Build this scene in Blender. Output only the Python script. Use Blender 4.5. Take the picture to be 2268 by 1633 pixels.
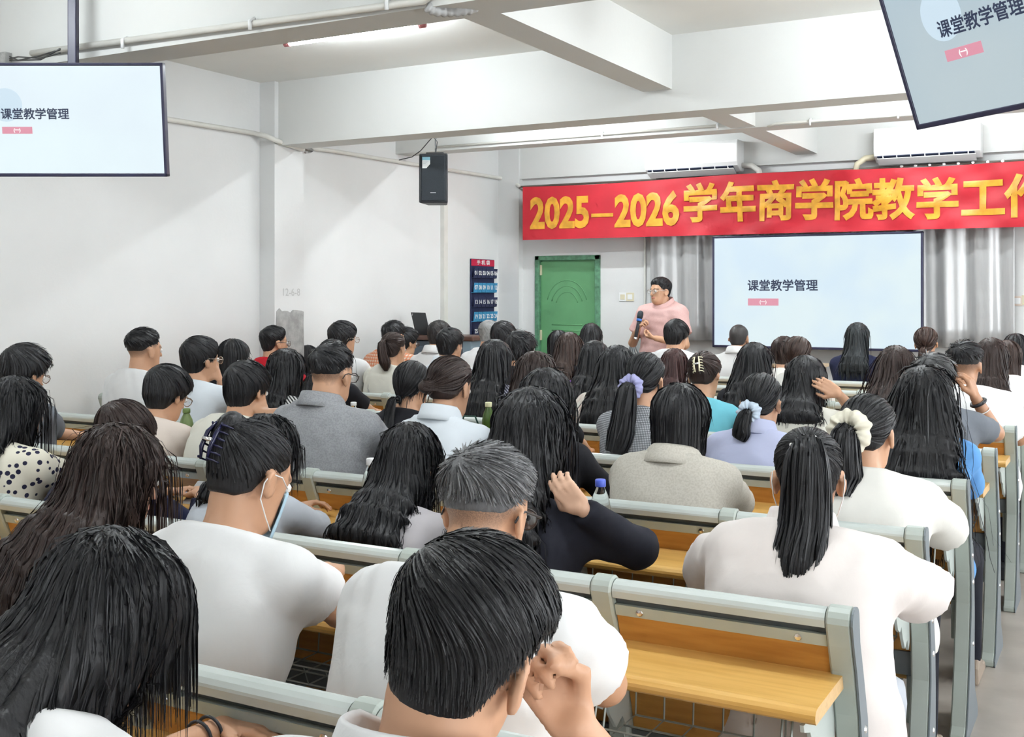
import bpy, bmesh, math, random, time
import numpy as np
from mathutils import Vector, Matrix, Euler

T0 = time.time()
for o in list(bpy.data.objects):
    bpy.data.objects.remove(o)
scene = bpy.context.scene
COL = scene.collection
PI = math.pi

# ------------------------------------------------------------------ camera, light, exposure
F_PX, YAW, EYE = 2475.0, math.radians(29.07), 1.55      # focal length for a 2268 px wide frame
cam_data = bpy.data.cameras.new('camera')
cam = bpy.data.objects.new('camera', cam_data)
COL.objects.link(cam)
cam_data.sensor_fit = 'HORIZONTAL'
cam_data.sensor_width = 36.0
cam_data.lens = 36.0 * F_PX / 2268.0
cam_data.shift_y = -165.5 / 2268.0
cam_data.clip_start = 0.02
cam.location = (0, 0, EYE)
cam.rotation_euler = (PI / 2, 0, YAW)
scene.camera = cam

scene.view_settings.view_transform = 'Standard'
scene.view_settings.look = 'None'
scene.view_settings.exposure = 0.62
scene.view_settings.gamma = 1.0
scene.view_settings.use_curve_mapping = False
scene.cycles.max_bounces = 6
scene.cycles.diffuse_bounces = 3
scene.cycles.glossy_bounces = 3
scene.cycles.transmission_bounces = 5
scene.cycles.transparent_max_bounces = 8
scene.cycles.caustics_reflective = False
scene.cycles.caustics_refractive = False
scene.cycles.sample_clamp_indirect = 4.0
scene.cycles.use_denoising = True
scene.cycles.use_adaptive_sampling = True
scene.cycles.adaptive_threshold = 0.1
scene.cycles.adaptive_min_samples = 12

world = bpy.data.worlds.new('daylight')
scene.world = world
world.use_nodes = True
bg = world.node_tree.nodes['Background']
bg.inputs[0].default_value = (0.93, 0.97, 1.0, 1)
bg.inputs[1].default_value = 6.0

TUBE_GLOW = 125.0
ROOM_L, ROOM_R, ROOM_F, ROOM_B, CEIL = -6.04, 2.7, 10.65, -2.6, 3.22

SN, CS = math.sin(YAW), math.cos(YAW)
def at(px, py=None, Y=None, X=None, z=None):
    """A point of the room on the sight line through a photo pixel, at a known Y, X or z."""
    u = (px - 1134.0) / F_PX
    fx, fy = -SN + u * CS, CS + u * SN
    if Y is not None: t = Y / fy
    elif X is not None: t = X / fx
    else: t = (EYE - z) * F_PX / (py - 651.0)
    zz = EYE + (651.0 - py) / F_PX * t if py is not None else 0.0
    return Vector((fx * t, fy * t, zz))

# ------------------------------------------------------------------ helpers
def tag(o, label=None, cat=None, group=None, kind=None):
    if label: o['label'] = label
    if cat: o['category'] = cat
    if group: o['group'] = group
    if kind: o['kind'] = kind
    return o

def empty(name, loc=(0, 0, 0), rz=0.0, label=None, cat=None, group=None, parent=None):
    o = bpy.data.objects.new(name, None)
    COL.objects.link(o)
    o.location = loc
    o.rotation_euler = (0, 0, rz)
    if parent: o.parent = parent
    return tag(o, label, cat, group)

def link(name, me, parent=None, loc=None, rot=None):
    o = bpy.data.objects.new(name, me)
    COL.objects.link(o)
    if parent: o.parent = parent
    if loc is not None: o.location = loc
    if rot is not None: o.rotation_euler = rot
    return o

class MB:
    """collects simple shapes into one mesh"""
    def __init__(s): s.v = []; s.f = []
    def add(s, v, f):
        n = len(s.v); s.v += [tuple(p) for p in v]; s.f += [tuple(i + n for i in q) for q in f]; return s
    def box(s, x0, x1, y0, y1, z0, z1):
        v = [(x, y, z) for z in (z0, z1) for y in (y0, y1) for x in (x0, x1)]
        return s.add(v, [(0, 2, 3, 1), (4, 5, 7, 6), (0, 1, 5, 4), (2, 6, 7, 3), (0, 4, 6, 2), (1, 3, 7, 5)])
    def prism(s, poly, a0, a1, axis='x'):
        """poly of (p,q); axis x: (y,z), y: (x,z), z: (x,y)"""
        def P(p, a): return {'x': (a, p[0], p[1]), 'y': (p[0], a, p[1]), 'z': (p[0], p[1], a)}[axis]
        n = len(poly)
        v = [P(p, a0) for p in poly] + [P(p, a1) for p in poly]
        f = [tuple(range(n)), tuple(range(2 * n - 1, n - 1, -1))]
        f += [(i, i + n, (i + 1) % n + n, (i + 1) % n) for i in range(n)]
        return s.add(v, f)
    def tube(s, pts, r, n=8, cap=True):
        pts = [Vector(p) for p in pts]
        m = len(pts)
        rs = r if isinstance(r, (list, tuple)) else [r] * m
        v = []; up = None
        for i, p in enumerate(pts):
            t = (pts[min(i + 1, m - 1)] - pts[max(i - 1, 0)]).normalized()
            if up is None:
                up = Vector((0, 0, 1)) if abs(t.z) < .9 else Vector((1, 0, 0))
            a = t.cross(up).normalized(); up = a.cross(t).normalized()
            v += [p + rs[i] * (math.cos(2 * PI * k / n) * a + math.sin(2 * PI * k / n) * up) for k in range(n)]
        f = [(i * n + k, i * n + (k + 1) % n, (i + 1) * n + (k + 1) % n, (i + 1) * n + k) for i in range(m - 1) for k in range(n)]
        if cap: f += [tuple(range(n - 1, -1, -1)), tuple((m - 1) * n + k for k in range(n))]
        return s.add(v, f)
    def lathe(s, prof, n=24, c=(0, 0, 0)):
        v = []
        for r, z in prof:
            v += [(c[0] + r * math.cos(2 * PI * k / n), c[1] + r * math.sin(2 * PI * k / n), c[2] + z) for k in range(n)]
        m = len(prof)
        f = [(i * n + k, i * n + (k + 1) % n, (i + 1) * n + (k + 1) % n, (i + 1) * n + k) for i in range(m - 1) for k in range(n)]
        f += [tuple(range(n - 1, -1, -1)), tuple((m - 1) * n + k for k in range(n))]
        return s.add(v, f)
    def mesh(s, name, mat, smooth=False, bevel=0.0, seg=2, fix=True):
        me = bpy.data.meshes.new(name)
        me.from_pydata([tuple(p) for p in s.v], [], s.f)
        if fix or bevel > 0:
            bm = bmesh.new(); bm.from_mesh(me)
            bmesh.ops.recalc_face_normals(bm, faces=bm.faces)
            if bevel > 0:
                ed = [e for e in bm.edges if len(e.link_faces) == 2 and e.calc_face_angle(0) > 0.6]
                bmesh.ops.bevel(bm, geom=ed, offset=bevel, segments=seg, profile=0.5, affect='EDGES', clamp_overlap=True)
            bm.to_mesh(me); bm.free()
        if smooth:
            me.polygons.foreach_set('use_smooth', [True] * len(me.polygons))
        if mat: me.materials.append(mat)
        return me
    def obj(s, name, mat, parent=None, smooth=False, bevel=0.0, seg=2, loc=None, rot=None):
        return link(name, s.mesh(name, mat, smooth, bevel, seg), parent, loc, rot)

def box_obj(name, dims, mat, parent=None, bevel=0.0, seg=2, loc=None, rot=None):
    return MB().box(*dims).obj(name, mat, parent, bevel=bevel, seg=seg, loc=loc, rot=rot)

def text_mesh(name, body, size, mat, bold=0.0, width=1.0, align='CENTER', depth=0.0, spacing=1.0):
    """flat lettering as a mesh in the XZ plane facing -Y, centred on its origin"""
    cu = bpy.data.curves.new(name, 'FONT')
    cu.body = body; cu.size = size; cu.align_x = align; cu.align_y = 'CENTER'
    cu.bevel_depth = bold; cu.bevel_resolution = 0; cu.resolution_u = 3; cu.space_character = spacing; cu.extrude = depth
    o = bpy.data.objects.new(name, cu); COL.objects.link(o)
    dg = bpy.context.evaluated_depsgraph_get()
    me = bpy.data.meshes.new_from_object(o.evaluated_get(dg))
    bpy.data.objects.remove(o); bpy.data.curves.remove(cu)
    me.transform(Matrix.Scale(width, 4, (1, 0, 0)))
    if bold > 0: me.transform(Matrix.Scale(.0012 / bold, 4, (0, 0, 1)))
    me.transform(Matrix.Rotation(PI / 2, 4, 'X'))
    me.materials.clear(); me.materials.append(mat)
    return me

# ------------------------------------------------------------------ materials
MATS = {}
def mat(name, col, rough=0.6, metal=0.0, var=0.0, vscale=8.0, bump=0.0, bscale=60.0, spec=0.5, stretch=None, col2=None, detail=4.0, emit=None, alpha=None, trans=0.0, sheen=0.0):
    if name in MATS: return MATS[name]
    m = bpy.data.materials.new(name); m.use_nodes = True
    nt = m.node_tree; b = nt.nodes['Principled BSDF']
    b.inputs['Base Color'].default_value = (*col, 1)
    b.inputs['Roughness'].default_value = rough
    b.inputs['Metallic'].default_value = metal
    b.inputs['Specular IOR Level'].default_value = spec
    b.inputs['Transmission Weight'].default_value = trans
    if sheen: b.inputs['Sheen Weight'].default_value = sheen
    if emit: 
        b.inputs['Emission Color'].default_value = (*emit[0], 1); b.inputs['Emission Strength'].default_value = emit[1]
    co = None
    if var > 0 or bump > 0 or col2:
        co = nt.nodes.new('ShaderNodeTexCoord'); mp = nt.nodes.new('ShaderNodeMapping')
        nt.links.new(co.outputs['Object'], mp.inputs[0])
        if stretch: mp.inputs['Scale'].default_value = stretch
    if var > 0 or col2:
        n = nt.nodes.new('ShaderNodeTexNoise'); n.inputs['Scale'].default_value = vscale; n.inputs['Detail'].default_value = detail
        nt.links.new(mp.outputs[0], n.inputs['Vector'])
        r = nt.nodes.new('ShaderNodeValToRGB')
        c2 = col2 if col2 else tuple(max(0, c * (1 - var)) for c in col)
        c1 = col if col2 else tuple(min(1, c * (1 + var * .6)) for c in col)
        r.color_ramp.elements[0].position = .35; r.color_ramp.elements[0].color = (*c2, 1)
        r.color_ramp.elements[1].position = .65; r.color_ramp.elements[1].color = (*c1, 1)
        nt.links.new(n.outputs[0], r.inputs[0]); nt.links.new(r.outputs[0], b.inputs['Base Color'])
    if bump > 0:
        n2 = nt.nodes.new('ShaderNodeTexNoise'); n2.inputs['Scale'].default_value = bscale; n2.inputs['Detail'].default_value = 3
        nt.links.new(mp.outputs[0], n2.inputs['Vector'])
        bp = nt.nodes.new('ShaderNodeBump'); bp.inputs['Strength'].default_value = bump; bp.inputs['Distance'].default_value = 0.01
        nt.links.new(n2.outputs[0], bp.inputs['Height']); nt.links.new(bp.outputs[0], b.inputs['Normal'])
    MATS[name] = m
    return m

M_WALL = mat('wall_paint', (0.76, 0.765, 0.757), 0.7, var=0.035, vscale=1.3, bump=0.06, bscale=40)
M_CEIL = mat('ceiling_paint', (0.86, 0.865, 0.835), 0.8, var=0.03, vscale=1.0, bump=0.05, bscale=30)
M_BEAM = mat('beam_paint', (0.70, 0.705, 0.685), 0.8, var=0.03, vscale=1.0, bump=0.05, bscale=30)
M_CONC = mat('bare_concrete', (0.40, 0.40, 0.39), 0.9, var=0.22, vscale=14, bump=0.35, bscale=70)
M_FLOOR = mat('polished_floor', (0.44, 0.395, 0.35), 0.28, var=0.12, vscale=5, bump=0.02, bscale=20)
M_STEEL = mat('grey_green_steel', (0.44, 0.49, 0.45), 0.38, var=0.05, vscale=6, spec=0.5)
M_RAIL = mat('pale_grey_rail', (0.55, 0.60, 0.575), 0.27, var=0.03, vscale=6)
M_DARKSTEEL = mat('slate_steel', (0.12, 0.135, 0.14), 0.45, var=0.1)
M_WOODP = mat('backrest_veneer', (0.56, 0.275, 0.065), 0.42, vscale=5, stretch=(1.2, 9, 9), col2=(0.45, 0.20, 0.045), bump=0.03)
M_WOODD = mat('desk_veneer', (0.80, 0.49, 0.15), 0.30, vscale=4, stretch=(1.0, 12, 12), col2=(0.70, 0.40, 0.105), bump=0.02)
M_WOODE = mat('desk_edge_veneer', (0.70, 0.46, 0.22), 0.45, var=0.1, stretch=(2, 14, 14))
M_WIRE = mat('wire', (0.33, 0.36, 0.33), 0.4, metal=0.3)
M_CHROME = mat('chrome', (0.75, 0.75, 0.75), 0.2, metal=1.0)
M_BLACK = mat('black_plastic', (0.016, 0.018, 0.024), 0.45, var=0.1)
M_GRILLE = mat('speaker_grille', (0.018, 0.026, 0.035), 0.65, var=0.25, vscale=300, bump=0.2, bscale=400)
M_WHITEPL = mat('white_plastic', (0.86, 0.87, 0.87), 0.3)
M_PVC = mat('pvc_conduit', (0.74, 0.73, 0.68), 0.5, var=0.05)
M_IVORY = mat('ivory_plastic', (0.72, 0.66, 0.48), 0.45, var=0.06)
M_DOOR = mat('green_door_paint', (0.135, 0.36, 0.165), 0.45, var=0.08, vscale=3, bump=0.02)
M_DOORF = mat('green_frame_paint', (0.11, 0.27, 0.16), 0.5, var=0.3, vscale=25)
# ------------------------------------------------------------------ the room shell
def structure(o): o['kind'] = 'structure'; return o
structure(box_obj('floor', (ROOM_L - .2, ROOM_R + .2, ROOM_B - .2, ROOM_F + .2, -0.12, 0.0), M_FLOOR))
structure(box_obj('ceiling', (ROOM_L - .2, ROOM_R + .2, ROOM_B - .2, ROOM_F + .2, CEIL, CEIL + .15), M_CEIL))
structure(box_obj('wall_left', (ROOM_L - .2, ROOM_L, ROOM_B, ROOM_F + .2, 0, CEIL), M_WALL))
structure(box_obj('wall_back', (ROOM_L - .2, ROOM_R + .2, ROOM_B - .2, ROOM_B, 0, CEIL), M_WALL))
# front wall with the door opening
D0, D1 = at(1186, Y=ROOM_F).x, at(1330, Y=ROOM_F).x
DZ = at(1258, 566, Y=ROOM_F).z
wf = MB()
wf.box(ROOM_L, D0, ROOM_F, ROOM_F + .2, 0, CEIL).box(D0, D1, ROOM_F, ROOM_F + .2, DZ, CEIL).box(D1, ROOM_R, ROOM_F, ROOM_F + .2, 0, CEIL)
structure(wf.obj('wall_front', M_WALL))
# right wall with four tall window openings
WIN = [(-1.6, 0.6), (1.4, 3.6), (4.4, 6.6), (7.4, 9.6)]
wr = MB(); y = ROOM_B
for a, b in WIN:
    wr.box(ROOM_R, ROOM_R + .2, y, a, 0, CEIL).box(ROOM_R, ROOM_R + .2, a, b, 0, .95).box(ROOM_R, ROOM_R + .2, a, b, 2.65, CEIL); y = b
wr.box(ROOM_R, ROOM_R + .2, y, ROOM_F + .2, 0, CEIL)
structure(wr.obj('wall_right', M_WALL))
M_ALU = mat('window_aluminium', (0.7, 0.7, 0.7), 0.4, metal=0.6)
for i, (a, b) in enumerate(WIN):
    w = structure(empty('window_%d' % (i + 1), (ROOM_R + .1, (a + b) / 2, .95)))
    h = (b - a) / 2
    for nm, d in (('frame', (-.03, .03, -h, -h + .05, 0, 1.7)), ('frame', (-.03, .03, h - .05, h, 0, 1.7)), ('frame', (-.03, .03, -.025, .025, 0, 1.7)),
                  ('frame', (-.03, .03, -h, h, 0, .05)), ('frame', (-.03, .03, -h, h, 1.65, 1.7)), ('frame', (-.03, .03, -h, h, 1.1, 1.14))):
        box_obj(nm, d, M_ALU, w)
# ceiling beams
def beam(x0, x1, y0, y1, z0): return structure(box_obj('ceiling_beam', (x0, x1, y0, y1, z0, CEIL + .02), M_BEAM))
BM_Z, BY_Z = 2.72, 2.87
B1Y, B2Y, B3Y = (3.82, 4.05), (6.80, 7.06), (8.62, 8.84)
beam(ROOM_L, ROOM_R, *B1Y, BM_Z)
beam(ROOM_L, ROOM_R, *B2Y, BM_Z)
beam(ROOM_L, ROOM_R, *B3Y, 2.86)
beam(ROOM_L, ROOM_R, 0.75, 0.98, BM_Z)
beam(ROOM_L, ROOM_R, ROOM_F - .06, ROOM_F + .02, 2.79)
for y0, y1 in ((.98, B1Y[0]), (B1Y[1], B2Y[0]), (B2Y[1], B3Y[0]), (B3Y[1], ROOM_F - .05)):
    beam(-2.80, -2.60, y0 - .01, y1 + .01, BY_Z)
# pillars on the left wall
def pillar(y0, y1, xo):
    return structure(box_obj('pillar', (ROOM_L - .02, xo, y0, y1, 0, CEIL), M_WALL))
pl = pillar(6.757, 7.11, -5.887)
pillar(3.75, 4.10, -5.887)
structure(box_obj('pillar', (ROOM_L - .02, at(1158, Y=ROOM_F).x, ROOM_F - .09, ROOM_F + .02, 0, CEIL), M_WALL))
# patch where the plaster has come off the pillar (its own ragged outline)
random.seed(4)
def ragged(n, x0, x1, z0, z1, amp):
    pts = []
    for i in range(n): pts.append((x0 + (x1 - x0) * i / n, z0 + random.uniform(-amp, amp) * .3))
    for i in range(n): pts.append((x1 + random.uniform(-amp, amp) * .35, z0 + (z1 - z0) * i / n))
    for i in range(n): 
        s = i / n
        pts.append((x1 + (x0 - x1) * s, z1 + .035 * (s > .86) + random.uniform(-amp, amp)))
    for i in range(n): pts.append((x0 + random.uniform(-amp, amp) * .35, z1 + (z0 - z1) * i / n))
    return pts
pts = ragged(10, 6.775, 7.105, .03, 1.41, .014)
MB().prism(pts, -5.8885, -5.882, 'x').obj('bare_patch', M_CONC, pl)
# faint pencilled numbers above it
M_PENCIL = mat('pencil', (0.55, 0.55, 0.54), 0.9)
tm = text_mesh('pencil_note', '12-6-8', 0.085, M_PENCIL)
link('pencil_note', tm, pl, loc=(-5.884, 6.95, 1.56), rot=(0, 0, PI / 2))

# ------------------------------------------------------------------ door
dr = structure(empty('door_1', ((D0 + D1) / 2, ROOM_F, 0)))
dw = (D1 - D0) / 2
for d in ((-dw, -dw + .05, -.02, .12, 0, DZ), (dw - .06, dw, -.02, .12, 0, DZ), (-dw, dw, -.02, .12, DZ - .05, DZ)):
    box_obj('door_frame', d, M_DOORF, dr, bevel=.006)
leaf = box_obj('door_leaf', (-dw + .05, dw - .06, .03, .07, 0.01, DZ - .05), M_DOOR, dr, bevel=.003)
for k in range(3):   # embossed arches and bars
    r = .13 + .055 * k
    MB().tube([(math.cos(a) * r - .02, .03, 1.42 + math.sin(a) * r * 1.15) for a in np.linspace(.25, PI - .25, 14)], .006, 6).obj('arch_emboss', M_DOOR, leaf, smooth=True)
for z in (1.22, 1.16, 1.10): MB().tube([(-.2, .03, z), (.16, .03, z)], .006, 6).obj('bar_emboss', M_DOOR, leaf, smooth=True)
MB().tube([(.27, .03, 1.13), (.27, -.03, 1.13), (.20, -.035, 1.13)], .011, 8).obj('door_handle', M_CHROME, dr, smooth=True)
box_obj('lock_plate', (.245, .295, .015, .035, 1.0, 1.2), M_CHROME, dr, bevel=.004)
for z in (.35, 1.05, 1.75): box_obj('hinge', (-dw + .035, -dw + .065, .005, .035, z, z + .11), M_IVORY, dr, bevel=.004)

# ------------------------------------------------------------------ ceiling tube lamps
M_TUBE = mat('lamp_tube_glow', (1, 1, 1), 0.4, emit=((.90, .965, 1.0), TUBE_GLOW))
M_CAP = mat('pink_end_cap', (0.62, 0.22, 0.24), 0.5)
def tube_lamp(x, y, label, z=3.13, L=1.06):
    t = empty('ceiling_tube_lamp', (x, y, z), 0, label, 'lamp', 'ceiling tube lamps')
    MB().tube([(-L / 2 + .03, 0, 0), (L / 2 - .03, 0, 0)], .016, 8, False).obj('tube', M_TUBE, t, smooth=True)
    for s in (-1, 1):
        MB().tube([(s * (L / 2 - .04), 0, 0), (s * L / 2, 0, 0)], .019, 12).obj('end_cap', M_CAP, t, smooth=True)
        MB().tube([(s * (L / 2 - .05), 0, .01), (s * (L / 2 - .05), 0, CEIL - z)], .008, 8).obj('clip', M_WHITEPL, t)
    return t
tube_lamp(-4.16, 5.48, 'glowing white ceiling tube lamp with pink ends in the bay above the left wall')
for x, y, w in ((-1.2, 5.48, 'above the aisle end of the middle benches'), (-4.16, 2.4, 'above the nearest benches on the left'), (-1.2, 2.4, 'above the nearest benches by the aisle'), (1.4, 3.9, 'on the far side of the aisle'), (-4.16, 7.85, 'behind the second beam on the left'), (-1.2, 7.85, 'behind the second beam on the right'), (-4.3, 9.25, 'above the green door'), (-1.4, 9.25, 'above the large display'), (-3.0, -.9, 'behind the camera')):
    tube_lamp(x, y, 'white ceiling tube lamp out of sight ' + w)

# ------------------------------------------------------------------ conduits on walls and beams
def cond(name, pts, r, label, m=M_PVC, clips=(), n=8):
    t = empty(name, pts[0], 0, label, 'pipe')
    o = Vector(pts[0])
    MB().tube([Vector(p) - o for p in pts], r, n).obj('pipe', m, t, smooth=True)
    for c in clips:
        c = Vector(c) - o
        MB().tube([c + Vector((0, -.018, -.03)), c + Vector((0, -.02, .01)), c + Vector((0, .012, .026))], .009, 6).obj('pipe_clip', M_WHITEPL, t, smooth=True)
    return t
xw = ROOM_L + .03
# pipe along the near beam's face
y0 = B1Y[0] - .025
p0, p1 = at(70, 118, Y=y0), at(940, 2, Y=y0)
cond('beam_conduit', [p0, p1, p1 + Vector((.05, 0, .03)), p1 + Vector((.35, -.0, .05))], .016, 'white conduit clipped along the nearest ceiling beam', clips=[at(px, py, Y=y0) for px, py in ((278, 95), (560, 53), (862, 8))])
box_obj('bare_wall_anchor', (-.03, .03, -.02, .02, -.03, .03), M_CONC, None, loc=at(10, 130, Y=y0))
tag(bpy.data.objects['bare_wall_anchor'], 'rough grey plaster lump at the conduit end beside the left screen pole', 'plaster')
# corrugated hose hanging under that beam
hz = [at(945, 14, Y=y0 + .02), at(962, 24, Y=y0 + .05), at(990, 26, Y=y0 + .09), at(1020, 24, Y=y0 + .12), at(1045, 20, Y=y0 + .16), at(1066, 4, Y=y0 + .18), at(1080, -30, Y=y0 + .2)]
hs = empty('corrugated_hose', hz[0], 0, 'grey corrugated hose looping under the nearest ceiling beam', 'hose')
hp = []
for i in range(len(hz) - 1):
    for k in range(6): hp.append(hz[i].lerp(hz[i + 1], k / 6) - hz[0])
MB().tube(hp, [.0235 if (i % 3) else .018 for i in range(len(hp))], 10).obj('hose', mat('hose_grey', (.45, .45, .45), .6), hs, smooth=True)
# left wall conduits: two runs either side of the pillar
zc = [at(355, 262, X=xw), at(560, 295, X=xw), at(590, 302, X=-5.86), at(628, 318, X=-5.86), at(672, 331, X=-5.86)]
cond('wall_conduit', [at(-60, 190, X=xw)] + zc, .020, 'cream conduit running along the left wall behind the hanging screen to the pillar')
zc = [at(672, 326, X=xw), at(740, 335, X=xw), at(930, 366, X=xw), at(1105, 394, X=xw), at(1130, 398, X=xw + .02), at(1150, 412, Y=ROOM_F - .13)]
cond('wall_conduit', zc, .018, 'cream conduit sloping from the pillar to the front corner behind the loudspeaker', clips=())
# loose plaster at the pillar end of it
MB().tube([at(655, 318, X=-5.87), at(690, 334, X=-5.87), at(676, 338, X=-5.87)], [.03, .02, .01], 8).obj('plaster_lump', M_CONC, pl, smooth=True).parent = pl
v0, v1 = at(985, 400, X=xw), at(985, 790, X=xw)
tag(MB().box(-.015, .03, -.035, .035, 0, v0.z - .25).obj('cable_trunking', M_PVC, loc=(xw - .015, v0.y, .02)), 'cream vertical cable trunking down the left wall beneath the loudspeaker', 'trunking')
tag(MB().tube([(at(1430, Y=ROOM_F).x, ROOM_F - .02, .1), (at(1430, Y=ROOM_F).x, ROOM_F - .02, 2.6)], .012, 8).obj('thin_conduit', M_PVC), 'thin cream conduit running up the front wall beside the left curtain', 'pipe')
# pipes along the third beam
yb = B3Y[0] - .02
cond('beam_pipe', [at(968, 326, Y=yb), at(1130, 313, Y=yb), at(1590, 278, Y=yb)], .010, 'thin white pipe along the far beam above the loudspeaker', clips=[at(1335, 298, Y=yb), at(1590, 279, Y=yb)])
cond('beam_pipe', [at(1700, 281, Y=yb), at(1718, 274, Y=yb), at(2060, 250, Y=yb)], .010, 'thin white pipe along the far beam above the right air conditioner', clips=[at(1795, 270, Y=yb), at(1990, 254, Y=yb)])

# ------------------------------------------------------------------ slide content shared by the three screens
M_SLIDE = bpy.data.materials.new('lit_slide'); M_SLIDE.use_nodes = True
def slide_mat(name, strength, base=(0.70, 0.86, 0.98), tint=(0.78, 0.92, 0.96)):
    m = bpy.data.materials.new(name); m.use_nodes = True
    nt = m.node_tree; b = nt.nodes['Principled BSDF']
    b.inputs['Base Color'].default_value = (.02, .02, .02, 1); b.inputs['Roughness'].default_value = .35
    co = nt.nodes.new('ShaderNodeTexCoord')
    n = nt.nodes.new('ShaderNodeTexNoise'); n.inputs['Scale'].default_value = 1.7; n.inputs['Detail'].default_value = 2
    nt.links.new(co.outputs['Object'], n.inputs['Vector'])
    r = nt.nodes.new('ShaderNodeValToRGB')
    r.color_ramp.elements[0].position = .38; r.color_ramp.elements[0].color = (*base, 1)
    r.color_ramp.elements[1].position = .62; r.color_ramp.elements[1].color = (*tint, 1)
    nt.links.new(n.outputs[0], r.inputs[0]); nt.links.new(r.outputs[0], b.inputs['Emission Color'])
    b.inputs['Emission Strength'].default_value = strength
    return m
def ink(name, c, s): return mat(name, (.01, .01, .01), .5, emit=(c, s))
M_INK = ink('slide_ink', (0.012, 0.02, 0.05), 1.0)
M_PILL = ink('slide_pill', (0.80, 0.33, 0.43), .6)
M_PILLT = ink('slide_pill_text', (1, 1, 1), .65)
M_DISC = ink('slide_disc', (0.66, 0.82, 0.94), .60)
def slide(parent, W, H, m, y, disc=True, ty=.45, tx=.0):
    """screen panel centred on the parent's origin, facing -Y"""
    p = box_obj('slide_panel', (-W / 2, W / 2, y, y + .004, -H / 2, H / 2), m, parent)
    tw = .352 * W / 6
    tm = text_mesh('slide_title', '课堂教学管理', tw * 1.0, M_INK, bold=tw * .022)
    link('slide_title', tm, p, loc=(-W / 2 + .172 * W + .176 * W + tx * W, y - .003, H / 2 - ty * H))
    pw, ph = .155 * W, .065 * H
    MB().box(-pw / 2, pw / 2, 0, .002, -ph / 2, ph / 2).obj('slide_button', M_PILL, p, bevel=.0008, loc=(-W / 2 + .175 * W + pw / 2 + tx * W, y - .003, H / 2 - (ty + .145) * H))
    link('slide_button_text', text_mesh('slide_button_text', '(一)', ph * .62, M_PILLT, bold=.001), p, loc=(-W / 2 + .175 * W + pw / 2 + tx * W, y - .0045, H / 2 - (ty + .145) * H))
    if disc:
        pts = [(math.cos(a) * .085 * W, math.sin(a) * .085 * W) for a in np.linspace(0, 2 * PI, 33)[:-1]]
        MB().prism(pts, 0, .001, 'y').obj('slide_disc', M_DISC, p, loc=(-W / 2 + .20 * W + tx * W, y - .0015, H / 2 - (ty - .09) * H))
    return p
M_SL1 = slide_mat('lit_slide_main', .60)
M_SL2 = slide_mat('lit_slide_left', .64, (0.76, 0.87, 0.94), (0.80, 0.93, 0.97))
M_SL3 = slide_mat('lit_slide_right', .45, (0.62, 0.78, 0.88), (0.70, 0.84, 0.90))
M_TVF = mat('screen_frame', (0.025, 0.025, 0.06), 0.35)
# main interactive panel
YS = 10.34
c00, c11 = at(1577.5, 769, Y=YS), at(2044, 513, Y=YS)
c01 = at(1577.5, 524, Y=YS)
sw, sh = c11.x - c00.x, c01.z - c00.z
ms = empty('display_panel', ((c00.x + c11.x) / 2, YS, (c00.z + c01.z) / 2), 0, 'large wall display showing a pale blue slide below the red banner', 'screen')
for d in ((-sw / 2, sw / 2, -.0, .07, -sh / 2, -sh / 2 + .022), (-sw / 2, sw / 2, 0, .07, sh / 2 - .018, sh / 2), (-sw / 2, -sw / 2 + .018, 0, .07, -sh / 2, sh / 2), (sw / 2 - .018, sw / 2, 0, .07, -sh / 2, sh / 2)):
    box_obj('bezel', d, M_TVF, ms, bevel=.004)
box_obj('back_shell', (-sw / 2 + .02, sw / 2 - .02, .02, .08, -sh / 2 + .02, sh / 2 - .02), M_BLACK, ms)
slide(ms, sw - .036, sh - .04, M_SL1, .012, disc=False)
for s in (-1, 1): box_obj('wall_bracket', (s * .4 - .04, s * .4 + .04, .08, ROOM_F - YS - .005, -.3, .3), M_DARKSTEEL, ms)

# hanging screens (43 inch) on ceiling poles
def hanging_tv(loc, rz, tilt, W, H, m, label, ty=.45, tx=0.0):
    t = empty('hanging_screen', loc, rz, label, 'screen', 'screens hanging from the ceiling')
    tp = empty('screen_head', (0, 0, 0), 0, parent=t); tp.rotation_euler = (tilt, 0, 0)
    for d in ((-W / 2, W / 2, -.0, .045, -H / 2, -H / 2 + .017), (-W / 2, W / 2, 0, .045, H / 2 - .014, H / 2), (-W / 2, -W / 2 + .014, 0, .045, -H / 2, H / 2), (W / 2 - .014, W / 2, 0, .045, -H / 2, H / 2)):
        box_obj('bezel', d, M_TVF, tp, bevel=.003)
    box_obj('back_shell', (-W / 2 + .01, W / 2 - .01, .012, .055, -H / 2 + .01, H / 2 - .01), M_BLACK, tp, bevel=.004)
    slide(tp, W - .026, H - .03, m, .006, True, ty, tx)
    box_obj('mount_plate', (-.12, .12, .055, .075, -.12, .12), M_DARKSTEEL, tp)
    zt = CEIL - loc[2]
    box_obj('pole', (-.021, .021, .085, .127, -.02, zt), M_TVF, t, bevel=.004)
    box_obj('pole_bracket', (-.05, .05, .07, .12, -.06, .06), M_DARKSTEEL, t)
    box_obj('ceiling_plate', (-.08, .08, .03, .18, zt - .012, zt), M_DARKSTEEL, t)
    return t
dL = 5.3
def camdir(u, v, d): return Vector(((-SN + u * CS) * d, (CS + u * SN) * d, EYE + v * d))
tl = hanging_tv(camdir((143 - 1134) / F_PX, (651 - 266) / F_PX, dL), YAW, math.radians(8), 222 * 2 * dL / F_PX, 250 * dL / F_PX, M_SL2, 'ceiling-hung screen with a pale slide in front of the left wall')
cb = [at(22, 130, Y=y0), at(40, 131, Y=y0 - .05), at(90, 128, Y=y0 - .12), at(133, 112, Y=y0 - .15)]
cc = empty('cable_bundle', cb[0], 0, 'thin dark cables sagging from the plaster lump to the left screen pole', 'cable')
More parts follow.
